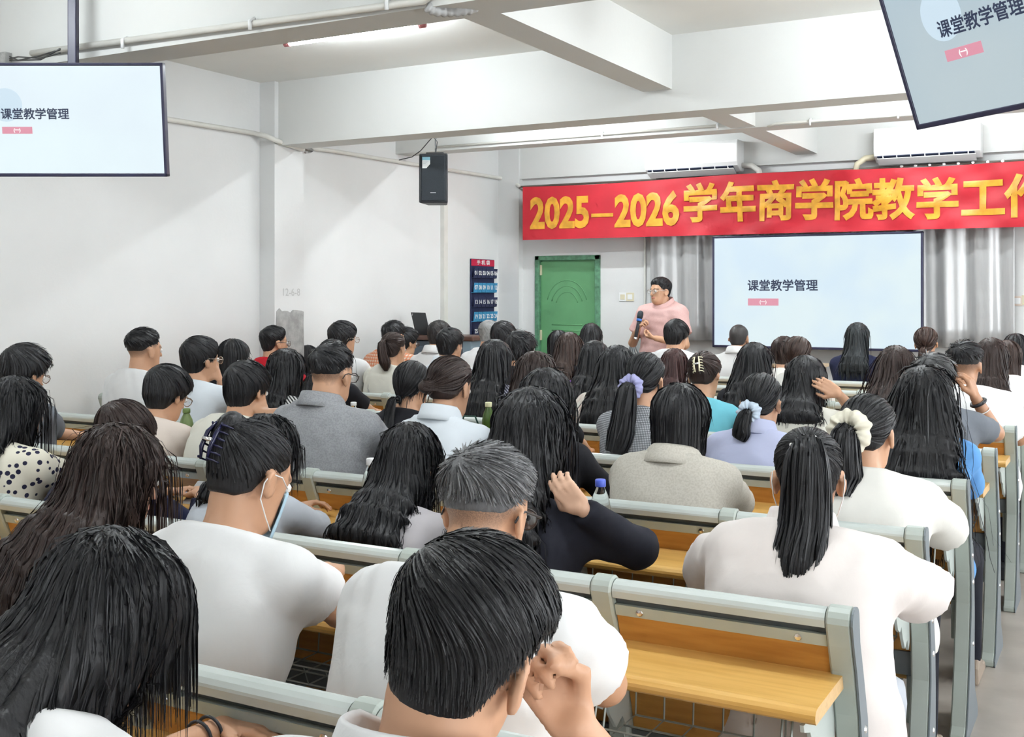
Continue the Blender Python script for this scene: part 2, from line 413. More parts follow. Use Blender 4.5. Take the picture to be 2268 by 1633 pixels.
for k in range(3):
    MB().tube([p - cb[0] + Vector((0, 0, .012 * math.sin(i * 1.7 + k * 2))) for i, p in enumerate(cb)], .004, 6).obj('cable', mat('cable_dark', (.05, .05, .05), .5), cc, smooth=True)
# right one: yawed to face the middle of the hall
yr = math.radians(-41)
Hr, Wr, tr = .565, .985, math.radians(20)
n_h = Vector((math.sin(yr), -math.cos(yr), 0)); e_x = Vector((math.cos(yr), math.sin(yr), 0))
up = Vector((0, 0, 1)) * math.cos(tr) + n_h * math.sin(tr)
bl = camdir((2030 - 1134) / F_PX, (651 - 289) / F_PX, 3.6)
hanging_tv(bl + e_x * Wr / 2 + up * Hr / 2, yr, tr, Wr, Hr, M_SL3, 'tilted ceiling-hung screen cut off at the upper right, beside the right air conditioner', .505, .03)
# ------------------------------------------------------------------ banner
YB = 10.33
M_RED = mat('banner_cloth', (0.50, 0.014, 0.028), 0.6, var=0.10, vscale=3.5, bump=0.12, bscale=9)
M_GOLD = mat('banner_lettering', (0.74, 0.36, 0.035), 0.42, var=0.25, vscale=9, bump=0.08, bscale=12)
bx0, bx1 = at(1158, Y=YB).x, 1.2
bz0, bz1 = 2.115, 2.675
def ripple(x, z):
    f = (z - bz0) / (bz1 - bz0)
    k = min(1, max(0, (x - bx0 - 1.0) / 1.2))
    sag = -.012 * math.sin((x - bx0) * 1.9) * f
    w = k * (.012 * math.sin(x * 5.3 + z * 6) + .008 * math.sin(x * 9.7 - z * 11 + 1.3) + .006 * math.sin(x * 15.1 + z * 17) + .005 * math.sin(-x * 12 + z * 29)) + .004 * math.sin(x * 3.1 + z * 4)
    return w, sag
nx, nz = 320, 28
v = []; f = []
for side in (0, 1):
    for i in range(nx + 1):
        for j in range(nz + 1):
            x = bx0 + (bx1 - bx0) * i / nx; z = bz0 + (bz1 - bz0) * j / nz
            w, sag = ripple(x, z); v.append((x, YB + w + .002 * side, z + sag))
N = (nx + 1) * (nz + 1)
for i in range(nx):
    for j in range(nz):
        a = i * (nz + 1) + j; q = (a, a + nz + 1, a + nz + 2, a + 1)
        f.append(q); f.append(tuple(N + t for t in q[::-1]))
bn = empty('banner', (0, 0, 0), 0, 'long red cloth banner with golden lettering across the front wall', 'banner')
MB().add(v, f).obj('cloth', M_RED, bn, smooth=True)
def banner_text(s, cx, cz, size, width, bold, name='lettering'):
    me = text_mesh(name, s, size, M_GOLD, bold=bold, width=width)
    bm = bmesh.new(); bm.from_mesh(me)
    dead = [f_ for f_ in bm.faces if f_.normal.y > .3]
    bmesh.ops.delete(bm, geom=dead, context='FACES')
    bmesh.ops.triangulate(bm, faces=bm.faces)
    for _ in range(5):
        le = [e for e in bm.edges if e.calc_length() > .03]
        if not le: break
        bmesh.ops.subdivide_edges(bm, edges=le, cuts=1); bmesh.ops.triangulate(bm, faces=bm.faces)
    for q in bm.verts:
        x, z = q.co.x + cx, q.co.z + cz
        w, sag = ripple(x, z)
        q.co = (x, YB + w - .008 + q.co.y, z + sag)
    bm.to_mesh(me); bm.free()
    return link(name, me, bn)
def bxy(px, py): p = at(px, py, Y=YB); return p.x, p.z
x, z = bxy(1240, 472); banner_text('2025', x, z - .01, .44, .78, .017)
x, z = bxy(1334, 473); banner_text('—', x, z, .26, .85, .010)
x, z = bxy(1432, 466); banner_text('2026', x, z - .01, .44, .78, .017)
for ch, px, py in (('学', 1551, 457), ('年', 1635, 455), ('商', 1718, 453), ('学', 1803, 450), ('院', 1889, 449), ('教', 1979, 447), ('学', 2076, 446), ('工', 2177, 443), ('作', 2276, 440)):
    x, z = bxy(px, py); banner_text(ch, x, z, .38, .95, .0125)

# ------------------------------------------------------------------ curtains with track
M_CURT = mat('silver_curtain', (0.47, 0.47, 0.47), 0.30, metal=0.25, var=0.06, vscale=4, stretch=(6, 6, .4))
def curtain(x0, x1, z0, z1, label, seed, density=11):
    rnd = random.Random(seed)
    t = empty('curtain', ((x0 + x1) / 2, ROOM_F - .12, z0), 0, label, 'curtain')
    n = int((x1 - x0) * 90); ph = [rnd.uniform(0, 6) for _ in range(4)]
    cx = (x0 + x1) / 2; vv = []; ff = []
    rows = 10
    for i in range(n + 1):
        x = x0 + (x1 - x0) * i / n
        for j in range(rows + 1):
            s = j / rows
            a = density * 2 * x + ph[0] + .9 * math.sin(2.1 * x + ph[1])
            w = .035 * math.sin(a + .25 * math.sin(3 * s)) + .012 * math.sin(2.3 * a + ph[2] + s)
            vv.append((x - cx, w * (.55 + .45 * (1 - s)), (z1 - z0) * s))
    for i in range(n):
        for j in range(rows):
            a = i * (rows + 1) + j; ff.append((a, a + rows + 1, a + rows + 2, a + 1))
    me = MB().add(vv, ff).mesh('drape', M_CURT, smooth=True, fix=False)
    o = link('drape', me, t)
    sm = o.modifiers.new('thickness', 'SOLIDIFY'); sm.thickness = .004
    for k in range(int((x1 - x0) / .12)):
        MB().lathe([(.012, -.002), (.016, 0), (.012, .002)], 10).obj('ring', M_CHROME, t, loc=(x0 - cx + .06 + .12 * k, 0, z1 - z0 + .012), rot=(PI / 2, 0, 0))
    return t
cz0, cz1 = 1.09, 2.66
curtain(at(1436, Y=10.5).x, at(1640, Y=10.5).x, cz0, cz1, 'silver grey curtain between the speaker and the large display', 1)
curtain(at(1980, Y=10.5).x, at(2246, Y=10.5).x, cz0 - .01, cz1 + .03, 'silver grey curtain on the right of the large display', 5)
tr_ = empty('curtain_track', (-2.6, ROOM_F - .1, 2.70), 0, 'long metal curtain track along the top of the red banner', 'curtain track')
xa, xb = at(1150, Y=10.55).x + 2.6, 3.6
MB().tube([(xa, 0, 0), (xb, 0, 0)], .012, 8).obj('rod', mat('bronze_rod', (.23, .2, .17), .4, metal=.5), tr_, smooth=True)
for k in range(7): box_obj('bracket', (xa + .1 + k * .95 - .01, xa + .1 + k * .95 + .01, 0, .1, -.012, .012), M_DARKSTEEL, tr_)

# ------------------------------------------------------------------ air conditioners
M_AC = mat('air_conditioner_white', (0.88, 0.885, 0.88), 0.28)
M_SLOT = mat('air_outlet_dark', (0.03, 0.04, 0.08), 0.5)
def aircon(px0, px1, pyb, label, side, hose_m):
    yf = ROOM_F - .06
    a, b = at(px0, pyb, Y=yf - .2), at(px1, pyb, Y=yf - .2)
    W = b.x - a.x; z0 = (a.z + b.z) / 2
    t = empty('air_conditioner', ((a.x + b.x) / 2, yf, z0), 0, label, 'air conditioner', 'wall air conditioners')
    prof = [(0, .01), (0, .30), (-.19, .30), (-.215, .27), (-.215, .085), (-.195, .05), (-.10, .0), (-.04, 0)]
    MB().prism(prof, -W / 2, W / 2, 'x').obj('body', M_AC, t, bevel=.008)
    MB().prism([(-.19, .055), (-.108, .012), (-.112, -.002), (-.2, .042)], -W / 2 + .03, W / 2 - .05, 'x').obj('air_outlet', M_SLOT, t)
    MB().prism([(-.205, .040), (-.118, -.008), (-.118, -.012), (-.208, .034)], -W / 2 + .03, W / 2 - .04, 'x').obj('louvre', M_AC, t, loc=(0, 0, -.014))
    for k in range(7):
        x = -W / 2 + .08 + (W - .18) * k / 6
        MB().prism([(-.198, .05), (-.115, .008), (-.115, -.008), (-.202, .03)], x - .004, x + .004, 'x').obj('vane', M_AC, t)
    box_obj('badge', (-.03, .03, -.2165, -.215, .095, .101), mat('badge_grey', (.55, .55, .55), .4), t)
    x = side * W / 2
    hp = [(x, -.06, .06), (x + side * .10, -.07, .05), (x + side * .17, -.08, .0), (x + side * .19, -.08, -.10)]
    MB().tube(hp, .028, 10).obj('drain_hose', hose_m, t, smooth=True)
    return t
aircon(1428, 1634, 383, 'white wall air conditioner above the left curtain', 1, M_PVC)
aircon(1935, 2172, 352, 'white wall air conditioner beside the tilted hanging screen', -1, M_IVORY)

# ------------------------------------------------------------------ loudspeaker hanging from a chain
sc = at(964, 398, Y=7.5)
ls = empty('loudspeaker', (sc.x, sc.y, sc.z), YAW - .06, 'black loudspeaker hanging from the ceiling by a chain', 'loudspeaker')
kk = (7.5 / (CS + (964 - 1134) / F_PX * SN)) / F_PX
w_, h_ = 32 * kk, 54 * kk
MB().prism([(-w_, -.12), (w_, -.12), (w_ * .7, .14), (-w_ * .7, .14)], -h_, h_ , 'z').obj('cabinet', M_BLACK, ls, bevel=.01)
box_obj('grille', (-w_ + .02, w_ - .02, -.132, -.115, -h_ + .015, h_ - .015), M_GRILLE, ls, bevel=.006)
stk = MB().prism([(-w_ + .03, h_ - .03), (-w_ + .092, h_ - .03), (-w_ + .092, h_ - .085), (-w_ + .062, h_ - .118), (-w_ + .03, h_ - .118)], -.1345, -.132, 'y').obj('sticker', M_WHITEPL, ls)
box_obj('sticker_band', (-w_ + .03, -w_ + .092, -.1355, -.1345, h_ - .055, h_ - .03), mat('sticker_blue', (.25, .5, .62), .5), stk)
for k in range(3): box_obj('sticker_line', (-w_ + .036, -w_ + .036 + .045 - k * .012, -.1355, -.1345, h_ - .068 - k * .008, h_ - .0655 - k * .008), mat('sticker_grey', (.5, .55, .6), .5), stk)
box_obj('badge', (-.022, .022, -.1335, -.132, -h_ + .075, -h_ + .081), mat('badge_light', (.6, .6, .62), .4), ls)
box_obj('top_bracket', (-.07, .07, -.03, .03, h_, h_ + .02), M_BLACK, ls, bevel=.003)
zt = CEIL - sc.z
for k in range(int((zt - h_ - .02) / .035) + 1):
    z = h_ + .03 + k * .035
    MB().tube([(0, 0, z - .018), (.007 * (k % 2), .007 * ((k + 1) % 2), z), (0, 0, z + .018)], .004, 5).obj('chain_link', M_DARKSTEEL, ls)
cs = [Vector((0, .02, h_ + .02)), Vector((.015, .02, h_ + .11)), Vector((-.02, .02, h_ + .15)), Vector((-.05, .02, h_ + .12)), Vector((-.12, .02, h_ + .04)), Vector((-.19, .02, h_ - .01)), Vector((-.3, .05, h_ - .03))]
MB().tube(cs, .004, 6).obj('signal_cable', mat('cable_dark', (.05, .05, .05), .5), ls, smooth=True)

# ------------------------------------------------------------------ numbered phone pocket chart on the left wall
py0, py1 = at(1040, X=ROOM_L).y, at(1092, X=ROOM_L).y
pcz1 = at(1040, 573, X=ROOM_L).z; pcz0 = at(1040, 790, X=ROOM_L).z - .12
PW, PH = py1 - py0, pcz1 - pcz0
pk = empty('phone_pocket_chart', (ROOM_L + .004, py0, pcz0), PI / 2, 'navy and blue hanging pocket chart with white numbers on the left wall', 'pocket chart')
M_NAVY = mat('navy_canvas', (0.022, 0.028, 0.085), 0.85, var=0.15, vscale=30)
M_BLUE = mat('sky_blue_canvas', (0.045, 0.28, 0.52), 0.8, var=0.12, vscale=30)
M_CRIM = mat('crimson_canvas', (0.55, 0.012, 0.06), 0.8)
M_NUM = mat('white_print', (0.85, 0.85, 0.85), 0.7)
box_obj('backing', (0, PW, -.012, -.001, 0, PH), M_NAVY, pk, bevel=.004)
hd = box_obj('header', (.005, PW - .005, -.018, -.010, PH - .075, PH - .005), M_CRIM, pk, bevel=.006)
link('header_text', text_mesh('header_text', '手 机 袋', .055, M_NUM, bold=.0012, width=1.4), hd, loc=(PW / 2, -.0195, PH - .04))
rowh = .152
for r in range(7):
    zt = PH - .10 - r * rowh
    if zt < .1: break
    for c in range(6):
        w = PW / 6
        m_ = M_BLUE if r % 2 else M_NAVY
        pc = MB().prism([(-.012, zt - .105), (-.045, zt - .10), (-.055, zt), (-.050, zt), (-.040, zt - .095), (-.012, zt - .10)], c * w + .004, (c + 1) * w - .004, 'x').obj('pocket', m_, pk)
        link('number', text_mesh('number', '%02d' % (r * 6 + c + 1), .062, M_NUM, bold=.0016), pc, loc=((c + .5) * w, -.054, zt - .05), rot=(-.08, 0, 0))

# ------------------------------------------------------------------ switches, coiled cable
def switch(px, py, label, m=M_IVORY):
    p = at(px, py, Y=ROOM_F)
    t = empty('wall_switch', p, 0, label, 'switch')
    box_obj('plate', (-.043, .043, -.012, 0, -.043, .043), m, t, bevel=.004)
    box_obj('rocker', (-.026, .026, -.016, -.010, -.026, .026), M_WHITEPL if m is not M_WHITEPL else M_IVORY, t, bevel=.003)
switch(1380, 658, 'white switch plate beside the green door', M_WHITEPL)
switch(1396, 658, 'yellowed switch plate beside the green door')
switch(2253, 667, 'pinkish switch plate on the front wall right of the curtain', mat('pink_plate', (.72, .6, .52), .5))
switch(2275, 665, 'ivory switch plate at the right edge of the front wall')
cp = at(1418, 762, Y=ROOM_F - .06)
cl = empty('coiled_cable', cp, 0, 'loose coils of grey cable on the wall behind the standing speaker', 'cable')
for k in range(5):
    MB().tube([(math.cos(a) * (.055 + .012 * k), -.01 * k, math.sin(a) * (.10 + .012 * k) - .02 * k) for a in np.linspace(0, 2 * PI, 25)], .006, 6).obj('coil', mat('cable_grey', (.14, .15, .16), .5), cl, smooth=True)
box_obj('hook', (-.01, .01, -.05, .06, .08, .10), M_CHROME, cl)

# ------------------------------------------------------------------ lectern with laptop, side cabinet
YL = 8.78
pc0 = at(990, Y=YL)
M_LECT = mat('lectern_slate', (0.085, 0.11, 0.14), 0.45, var=0.08)
M_BRWN = mat('brown_top', (0.11, 0.055, 0.04), 0.35, var=0.15)
lt = at(985, 742, Y=YL).z
le = empty('lectern', (pc0.x, YL, 0), 0, 'slate grey lectern with a brown top at the front', 'lectern')
box_obj('body', (-.34, .28, -.17, .17, .08, lt - .05), M_LECT, le, bevel=.008)
box_obj('side_panel', (.28, .37, -.18, .18, .0, lt - .04), mat('lectern_blue', (.22, .3, .36), .4), le, bevel=.006)
box_obj('plinth', (-.32, .36, -.16, .16, 0, .08), M_BLACK, le)
box_obj('top', (-.37, .40, -.20, .20, lt - .045, lt), M_BRWN, le, bevel=.012)
box_obj('door_panel', (-.30, -.04, -.18, -.165, .12, lt - .10), M_LECT, le, bevel=.004)
box_obj('door_panel', (-.02, .25, -.18, -.165, .12, lt - .10), M_LECT, le, bevel=.004)
lp = empty('laptop', (at(958, Y=YL).x, YL, lt), math.radians(152), 'open black laptop seen from behind on the lectern', 'laptop')
box_obj('keyboard_base', (-.14, .14, -.10, .10, 0, .018), M_BLACK, lp, bevel=.004)
lid = box_obj('lid', (-.14, .14, 0, .008, 0, .20), M_BLACK, lp, bevel=.003, loc=(0, .10, .016), rot=(-.25, 0, 0))
link('lid_badge', text_mesh('lid_badge', '▬', .03, mat('badge_light', (.6, .6, .62), .4)), lid, loc=(.115, .0095, .18), rot=(0, -.7, PI))
sb = at(1735, Y=9.9)
sz = at(1735, 806, Y=9.9).z
cb_ = empty('side_cabinet', (sb.x + .12, 10.0, 0), 0, 'small tan wooden cabinet below the large display', 'cabinet')
M_TAN = mat('tan_wood', (0.42, 0.29, 0.18), 0.5, var=0.12, stretch=(1, 1, 6))
box_obj('body', (-.2, .2, -.16, .16, 0, sz - .03), M_TAN, cb_, bevel=.004)
box_obj('top', (-.22, .22, -.18, .18, sz - .03, sz), mat('tan_wood_top', (0.62, 0.47, 0.3), 0.45, var=0.1), cb_, bevel=.005)
box_obj('door', (-.18, .18, -.172, -.16, .06, sz - .07), M_TAN, cb_, bevel=.003)

# ------------------------------------------------------------------ lecture benches
R = {-1: .54, 0: 1.45, 1: 2.36, 2: 3.27, 3: 4.18, 4: 5.09, 5: 6.0, 6: 6.86, 7: 7.72, 8: 8.55}
BX1, PITCH, NMOD = -.53, .535, 10
BX0 = BX1 - PITCH * NMOD
RT = .90           # rail top
def bench_parts():
    """list of (name, mesh, loc, [sub-parts]) in bench space: rail line at y 0"""
    parts = []
    # end/intermediate post silhouette in (y, z)
    cz = RT - .03
    arc = [(-.033 * math.cos(a), cz + .033 * math.sin(a)) for a in np.linspace(0, PI, 9)]
    back = [(-.075, 0), (-.075, .025), (-.045, .05), (.02, .22), (.075, .45), (.068, .56), (.045, .66), (.012, .76), (-.015, .82)]
    front = [(.04, .82), (.075, .74), (.115, .64), (.145, .53), (.155, .40), (.15, .22), (.165, .12), (.235, .045), (.245, .02), (.245, 0)]
    poly = back + arc + front
    post = MB().prism(poly, -.026, .026, 'x').mesh('post', M_STEEL, bevel=.005, seg=1)
    edge = MB().prism(poly, .026, .0305, 'x').mesh('edge_cap', mat('slate_edge', (.17, .20, .22), .45))
    # seat arm plate fixed to each post
    arm = MB().prism([(.13, .30), (.13, .47), (.20, .50), (.25, .44), (.42, .42), (.44, .40), (.42, .375), (.26, .37), (.20, .30)], -.012, .012, 'x').mesh('seat_arm', M_STEEL, bevel=.003, seg=1)
    # desk bracket with a wavy lower edge
    br = MB().prism([(.05, .715), (-.20, .715), (-.195, .70), (-.15, .685), (-.12, .64), (-.09, .625), (-.07, .635), (-.05, .60), (-.015, .56), (.02, .575), (.045, .54), (.06, .56)], -.004, .004, 'x').mesh('desk_bracket', M_RAIL)
    bolt = MB().lathe([(.0, .004), (.007, .003), (.009, 0), (.009, -.001)], 8).mesh('bolt', M_CHROME)
    g = .028
    L = PITCH - 2 * g
    rail_poly = [(-.024, RT - .042), (-.028, RT - .026)] + [(-.028 * math.cos(a), RT - .026 + .022 * math.sin(a)) for a in np.linspace(.25, PI - .25, 7)] + [(.028, RT - .026), (.024, RT - .042)]
    rail = MB().prism(rail_poly, -L / 2, L / 2, 'x').mesh('rail', M_RAIL)
    groove = MB().prism([(-.006, RT - .042), (.02, RT - .042), (.03, RT - .064), (.004, RT - .064)], -L / 2, L / 2, 'x').mesh('groove_strip', M_DARKSTEEL)
    strip = MB().prism([(-.012, RT - .060), (.014, RT - .060), (.022, RT - .086), (-.004, RT - .086)], -L / 2, L / 2, 'x').mesh('clamp_strip', M_STEEL)
    pz = [RT - .075, .72, .64, .56, .50]
    pyb = [-.002, .035, .068, .092, .105]
    pan = [(y, z) for y, z in zip(pyb, pz)] + [(y + .016, z) for y, z in zip(pyb[::-1], pz[::-1])]
    panel = MB().prism(pan, -L / 2, L / 2, 'x').mesh('backrest_panel', M_WOODP)
    lower = MB().prism([(.09, .52), (.135, .52), (.145, .45), (.10, .45)], -L / 2, L / 2, 'x').mesh('lower_bar', M_DARKSTEEL)
    seat = MB().prism([(.17, .415), (.175, .44), (.22, .435), (.40, .450), (.46, .445), (.475, .43), (.46, .42), (.40, .425), (.22, .41)], -L / 2 + .015, L / 2 - .015, 'x').mesh('seat', M_WOODD, bevel=.004, seg=1)
    seat_pan = MB().box(-L / 2 + .05, L / 2 - .05, .2, .40, .385, .412).mesh('seat_pan', M_DARKSTEEL)
    # wire basket under the desk
    bk = MB()
    zb, zt_ = .575, .70
    for k in range(7):
        x = -L / 2 + .03 + (L - .06) * k / 6
        bk.tube([(x, .05, zt_), (x, .04, zb), (x, -.17, zb), (x, -.19, zb + .05)], .0022, 4, False)
    for yy, zz in ((.04, zb), (-.03, zb), (-.10, zb), (-.17, zb), (-.19, zb + .05), (.05, zt_)):
        bk.tube([(-L / 2 + .03, yy, zz), (L / 2 - .03, yy, zz)], .0026, 4, False)
    for s in (-1, 1):
        bk.tube([(s * (L / 2 - .03), -.19, zb + .05), (s * (L / 2 - .03), -.16, zt_ + .01), (s * (L / 2 - .05), -.16, zt_ + .01), (s * (L / 2 - .05), -.185, zb + .05)], .0026, 4, False)
    basket = bk.mesh('wire_basket', M_WIRE, fix=False)
    desk_poly = [(.035, .722), (.035, .752), (-.195, .752), (-.207, .749), (-.213, .742), (-.214, .735), (-.211, .727), (-.205, .722)]
    return dict(edge=edge, post=post, arm=arm, br=br, bolt=bolt, rail=rail, groove=groove, strip=strip, panel=panel, lower=lower, seat=seat, seat_pan=seat_pan, basket=basket, desk_poly=desk_poly)
BP = bench_parts()
DL = PITCH * 2 + .0
desk_meshes = {}
def desk_mesh(n):
    if n not in desk_meshes:
        me = MB().prism(BP['desk_poly'], -PITCH * n / 2 + .0006, PITCH * n / 2 - .0006, 'x').mesh('desk_board', M_WOODD)
        me.materials.append(M_WOODE)
        for p in me.polygons:
            if abs(p.normal.x) > .9: p.material_index = 1
        desk_meshes[n] = me
    return desk_meshes[n]
bench_label = {
    -1: 'bench row nearest the camera, below the picture edge', 0: 'nearest bench row in view, its grey rail beside the banded wrist',
    1: 'bench row with the long empty desk in the right foreground', 2: 'bench row with the clear water bottle standing on its desk',
    3: 'fourth bench row from the camera, behind the linen jacket', 4: 'fifth bench row from the camera, its end post near the wrist watch',
    5: 'bench row behind the cream ponytail top with the crossing strap', 6: 'bench row in front of the purple top, third from the display',
    7: 'second bench row from the large display', 8: 'front bench row nearest the large display, behind the navy jacket'}
for k, yk in R.items():
    NM = 8 if k == 8 else NMOD
    t = empty('lecture_bench', (0, yk, 0), 0, bench_label[k], 'bench', 'rows of wooden lecture benches')
    for i in range(NM + 1):
        x = BX1 - PITCH * i
        p = link('post', BP['post'], t, (x, 0, 0))
        if k >= 0:
            link('seat_arm', BP['arm'], p, (-.035 if i == 0 else .035, 0, 0))
            link('desk_bracket', BP['br'], p, (-.03 if i == 0 else .03, 0, 0))
            if i == 0:
                link('edge_cap', BP['edge'], p)
                for zz, yy in ((.62, .09), (.52, .11), (.30, .11)): link('bolt', BP['bolt'], p, (.0305, yy, zz), (0, PI / 2, 0))
    for i in range(NM):
        x = BX1 - PITCH * (i + .5)
        link('rail', BP['rail'], t, (x, 0, 0))
        link('groove_strip', BP['groove'], t, (x, 0, 0))
        s = link('clamp_strip', BP['strip'], t, (x, 0, 0))
        pn = link('backrest_panel', BP['panel'], t, (x, 0, 0))
        link('lower_bar', BP['lower'], t, (x, 0, 0))
        st = link('seat', BP['seat'], t, (x, 0, 0)); link('seat_pan', BP['seat_pan'], st)
        if k >= 0:
            link('wire_basket', BP['basket'], t, (x, 0, 0))
            for sx in (-1, 1): link('bolt', BP['bolt'], s, (sx * .18, -.0085, RT - .073), (PI / 2, 0, 0))
    if k >= 0:
        for i in range(NM // 2):
            link('desk_board', desk_mesh(2), t, (BX1 - PITCH * (2 * i + 1) + (.0 if i else 0), 0, 0))
# ------------------------------------------------------------------ people: surfaces grown from blended volumes
F4 = np.float32
def V3(*a): return np.array(a, dtype=F4)
def seg(P, a, b, ra, rb):
    ab = b - a
    t = np.clip(((P - a) @ ab) / max(float(ab @ ab), 1e-9), 0, 1)
    q = P - a - t[:, None] * ab
    return np.sqrt((q * q).sum(1)) - (ra + (rb - ra) * t)
def ell(P, c, r):
    q = P - V3(*c); r = V3(*r)
    k0 = np.sqrt(((q / r) ** 2).sum(1)); k1 = np.sqrt(((q / (r * r)) ** 2).sum(1))
    return k0 * (k0 - 1) / np.maximum(k1, 1e-6)
def smin(a, b, k):
    h = np.clip(.5 + .5 * (b - a) / k, 0, 1)
    return b + (a - b) * h - k * h * (1 - h)
def smax(a, b, k): return -smin(-a, -b, k)
def sstep(x, a, b):
    t = np.clip((x - a) / (b - a), 0, 1); return t * t * (3 - 2 * t)
def near(P, c, r, fn, big=1.0):
    """evaluate fn only for points inside a ball"""
    d = np.full(len(P), big, F4); q = P - c
    m = (q * q).sum(1) < r * r
    if m.any(): d[m] = fn(P[m])
    return d
def rot(yaw=0, pitch=0, roll=0):
    """yaw left +, pitch down +, roll towards the right shoulder + (degrees)"""
    return np.array(Matrix.Rotation(math.radians(yaw), 3, 'Z') @ Matrix.Rotation(-math.radians(pitch), 3, 'X') @ Matrix.Rotation(math.radians(roll), 3, 'Y'), dtype=F4)

EDG = [(0, 1), (2, 3), (4, 5), (6, 7), (0, 2), (1, 3), (4, 6), (5, 7), (0, 4), (1, 5), (2, 6), (3, 7)]
CRN = np.array([[i & 1, (i >> 1) & 1, (i >> 2) & 1] for i in range(8)])
def surface(fn, lo, hi, h):
    """surface-net mesh of fn = 0, evaluated only near the surface"""
    lo = np.array(lo, F4); hi = np.array(hi, F4)
    m = np.ceil((hi - lo) / (4 * h)).astype(int) + 1
    n = m * 4
    ci = np.stack(np.meshgrid(*[np.arange(k) for k in m], indexing='ij'), -1).reshape(-1, 3)
    dc = fn((lo + (ci * 4 + 1.5) * h).astype(F4))
    act = np.abs(dc) < 5.2 * h
    D = np.repeat(np.repeat(np.repeat(dc.reshape(m), 4, 0), 4, 1), 4, 2).astype(F4)
    ca = ci[act]
    off = np.stack(np.meshgrid(range(4), range(4), range(4), indexing='ij'), -1).reshape(-1, 3)
    fi = (ca[:, None, :] * 4 + off[None]).reshape(-1, 3)
    D[fi[:, 0], fi[:, 1], fi[:, 2]] = fn((lo + fi * h).astype(F4))
    S = D < 0
    c = [S[(slice(None, -1), slice(1, None))[a], (slice(None, -1), slice(1, None))[b], (slice(None, -1), slice(1, None))[e]] for a, b, e in CRN]
    anyi = np.logical_or.reduce(c); alli = np.logical_and.reduce(c)
    mix = anyi & ~alli
    cells = np.argwhere(mix)
    if len(cells) == 0: return np.zeros((0, 3), F4), np.zeros((0, 4), int)
    vals = np.stack([D[cells[:, 0] + a, cells[:, 1] + b, cells[:, 2] + e] for a, b, e in CRN], 1)
    acc = np.zeros((len(cells), 3), F4); cnt = np.zeros(len(cells), F4)
    for i, j in EDG:
        a, b = vals[:, i], vals[:, j]
        cr = (a < 0) != (b < 0)
        t = np.where(cr, a / np.where(cr, a - b, 1), 0)
        p = CRN[i] + t[:, None] * (CRN[j] - CRN[i])
        acc += np.where(cr[:, None], p, 0); cnt += cr
    V = (lo + (cells + acc / cnt[:, None]) * h).astype(F4)
    idx = np.full(mix.shape, -1, int); idx[cells[:, 0], cells[:, 1], cells[:, 2]] = np.arange(len(cells))
    Q = []
    for ax in range(3):
        s0 = [slice(None)] * 3; s1 = [slice(None)] * 3
        s0[ax] = slice(None, -1); s1[ax] = slice(1, None)
        A, B = S[tuple(s0)], S[tuple(s1)]
        e = np.argwhere(A != B)
        u, w = (ax + 1) % 3, (ax + 2) % 3
        ok = (e[:, u] > 0) & (e[:, w] > 0) & (e[:, u] < n[u] - 1) & (e[:, w] < n[w] - 1)
        e = e[ok]
        ins = A[e[:, 0], e[:, 1], e[:, 2]]
        def I(du, dw):
            k = e.copy(); k[:, u] -= du; k[:, w] -= dw
            return idx[k[:, 0], k[:, 1], k[:, 2]]
        q = np.stack([I(1, 1), I(0, 1), I(0, 0), I(1, 0)], 1)
        q[~ins] = q[~ins][:, ::-1]
        Q.append(q)
    Q = np.concatenate(Q)
    return V, Q[(Q >= 0).all(1)]

def np_mesh(name, V, Q, m, attrs=None, smooth=True):
    me = bpy.data.meshes.new(name)
    me.vertices.add(len(V)); me.vertices.foreach_set('co', np.ascontiguousarray(V, F4).ravel())
    k = Q.shape[1]
    me.loops.add(Q.size); me.loops.foreach_set('vertex_index', np.ascontiguousarray(Q, np.int32).ravel())
    me.polygons.add(len(Q)); me.polygons.foreach_set('loop_start', np.arange(0, Q.size, k, dtype=np.int32))
    me.polygons.foreach_set('use_smooth', np.full(len(Q), smooth))
    me.update(calc_edges=True)
    for an, av in (attrs or {}).items():
        a = me.attributes.new(an, 'FLOAT', 'POINT'); a.data.foreach_set('value', np.ascontiguousarray(av, F4))
    me.materials.append(m)
    return me

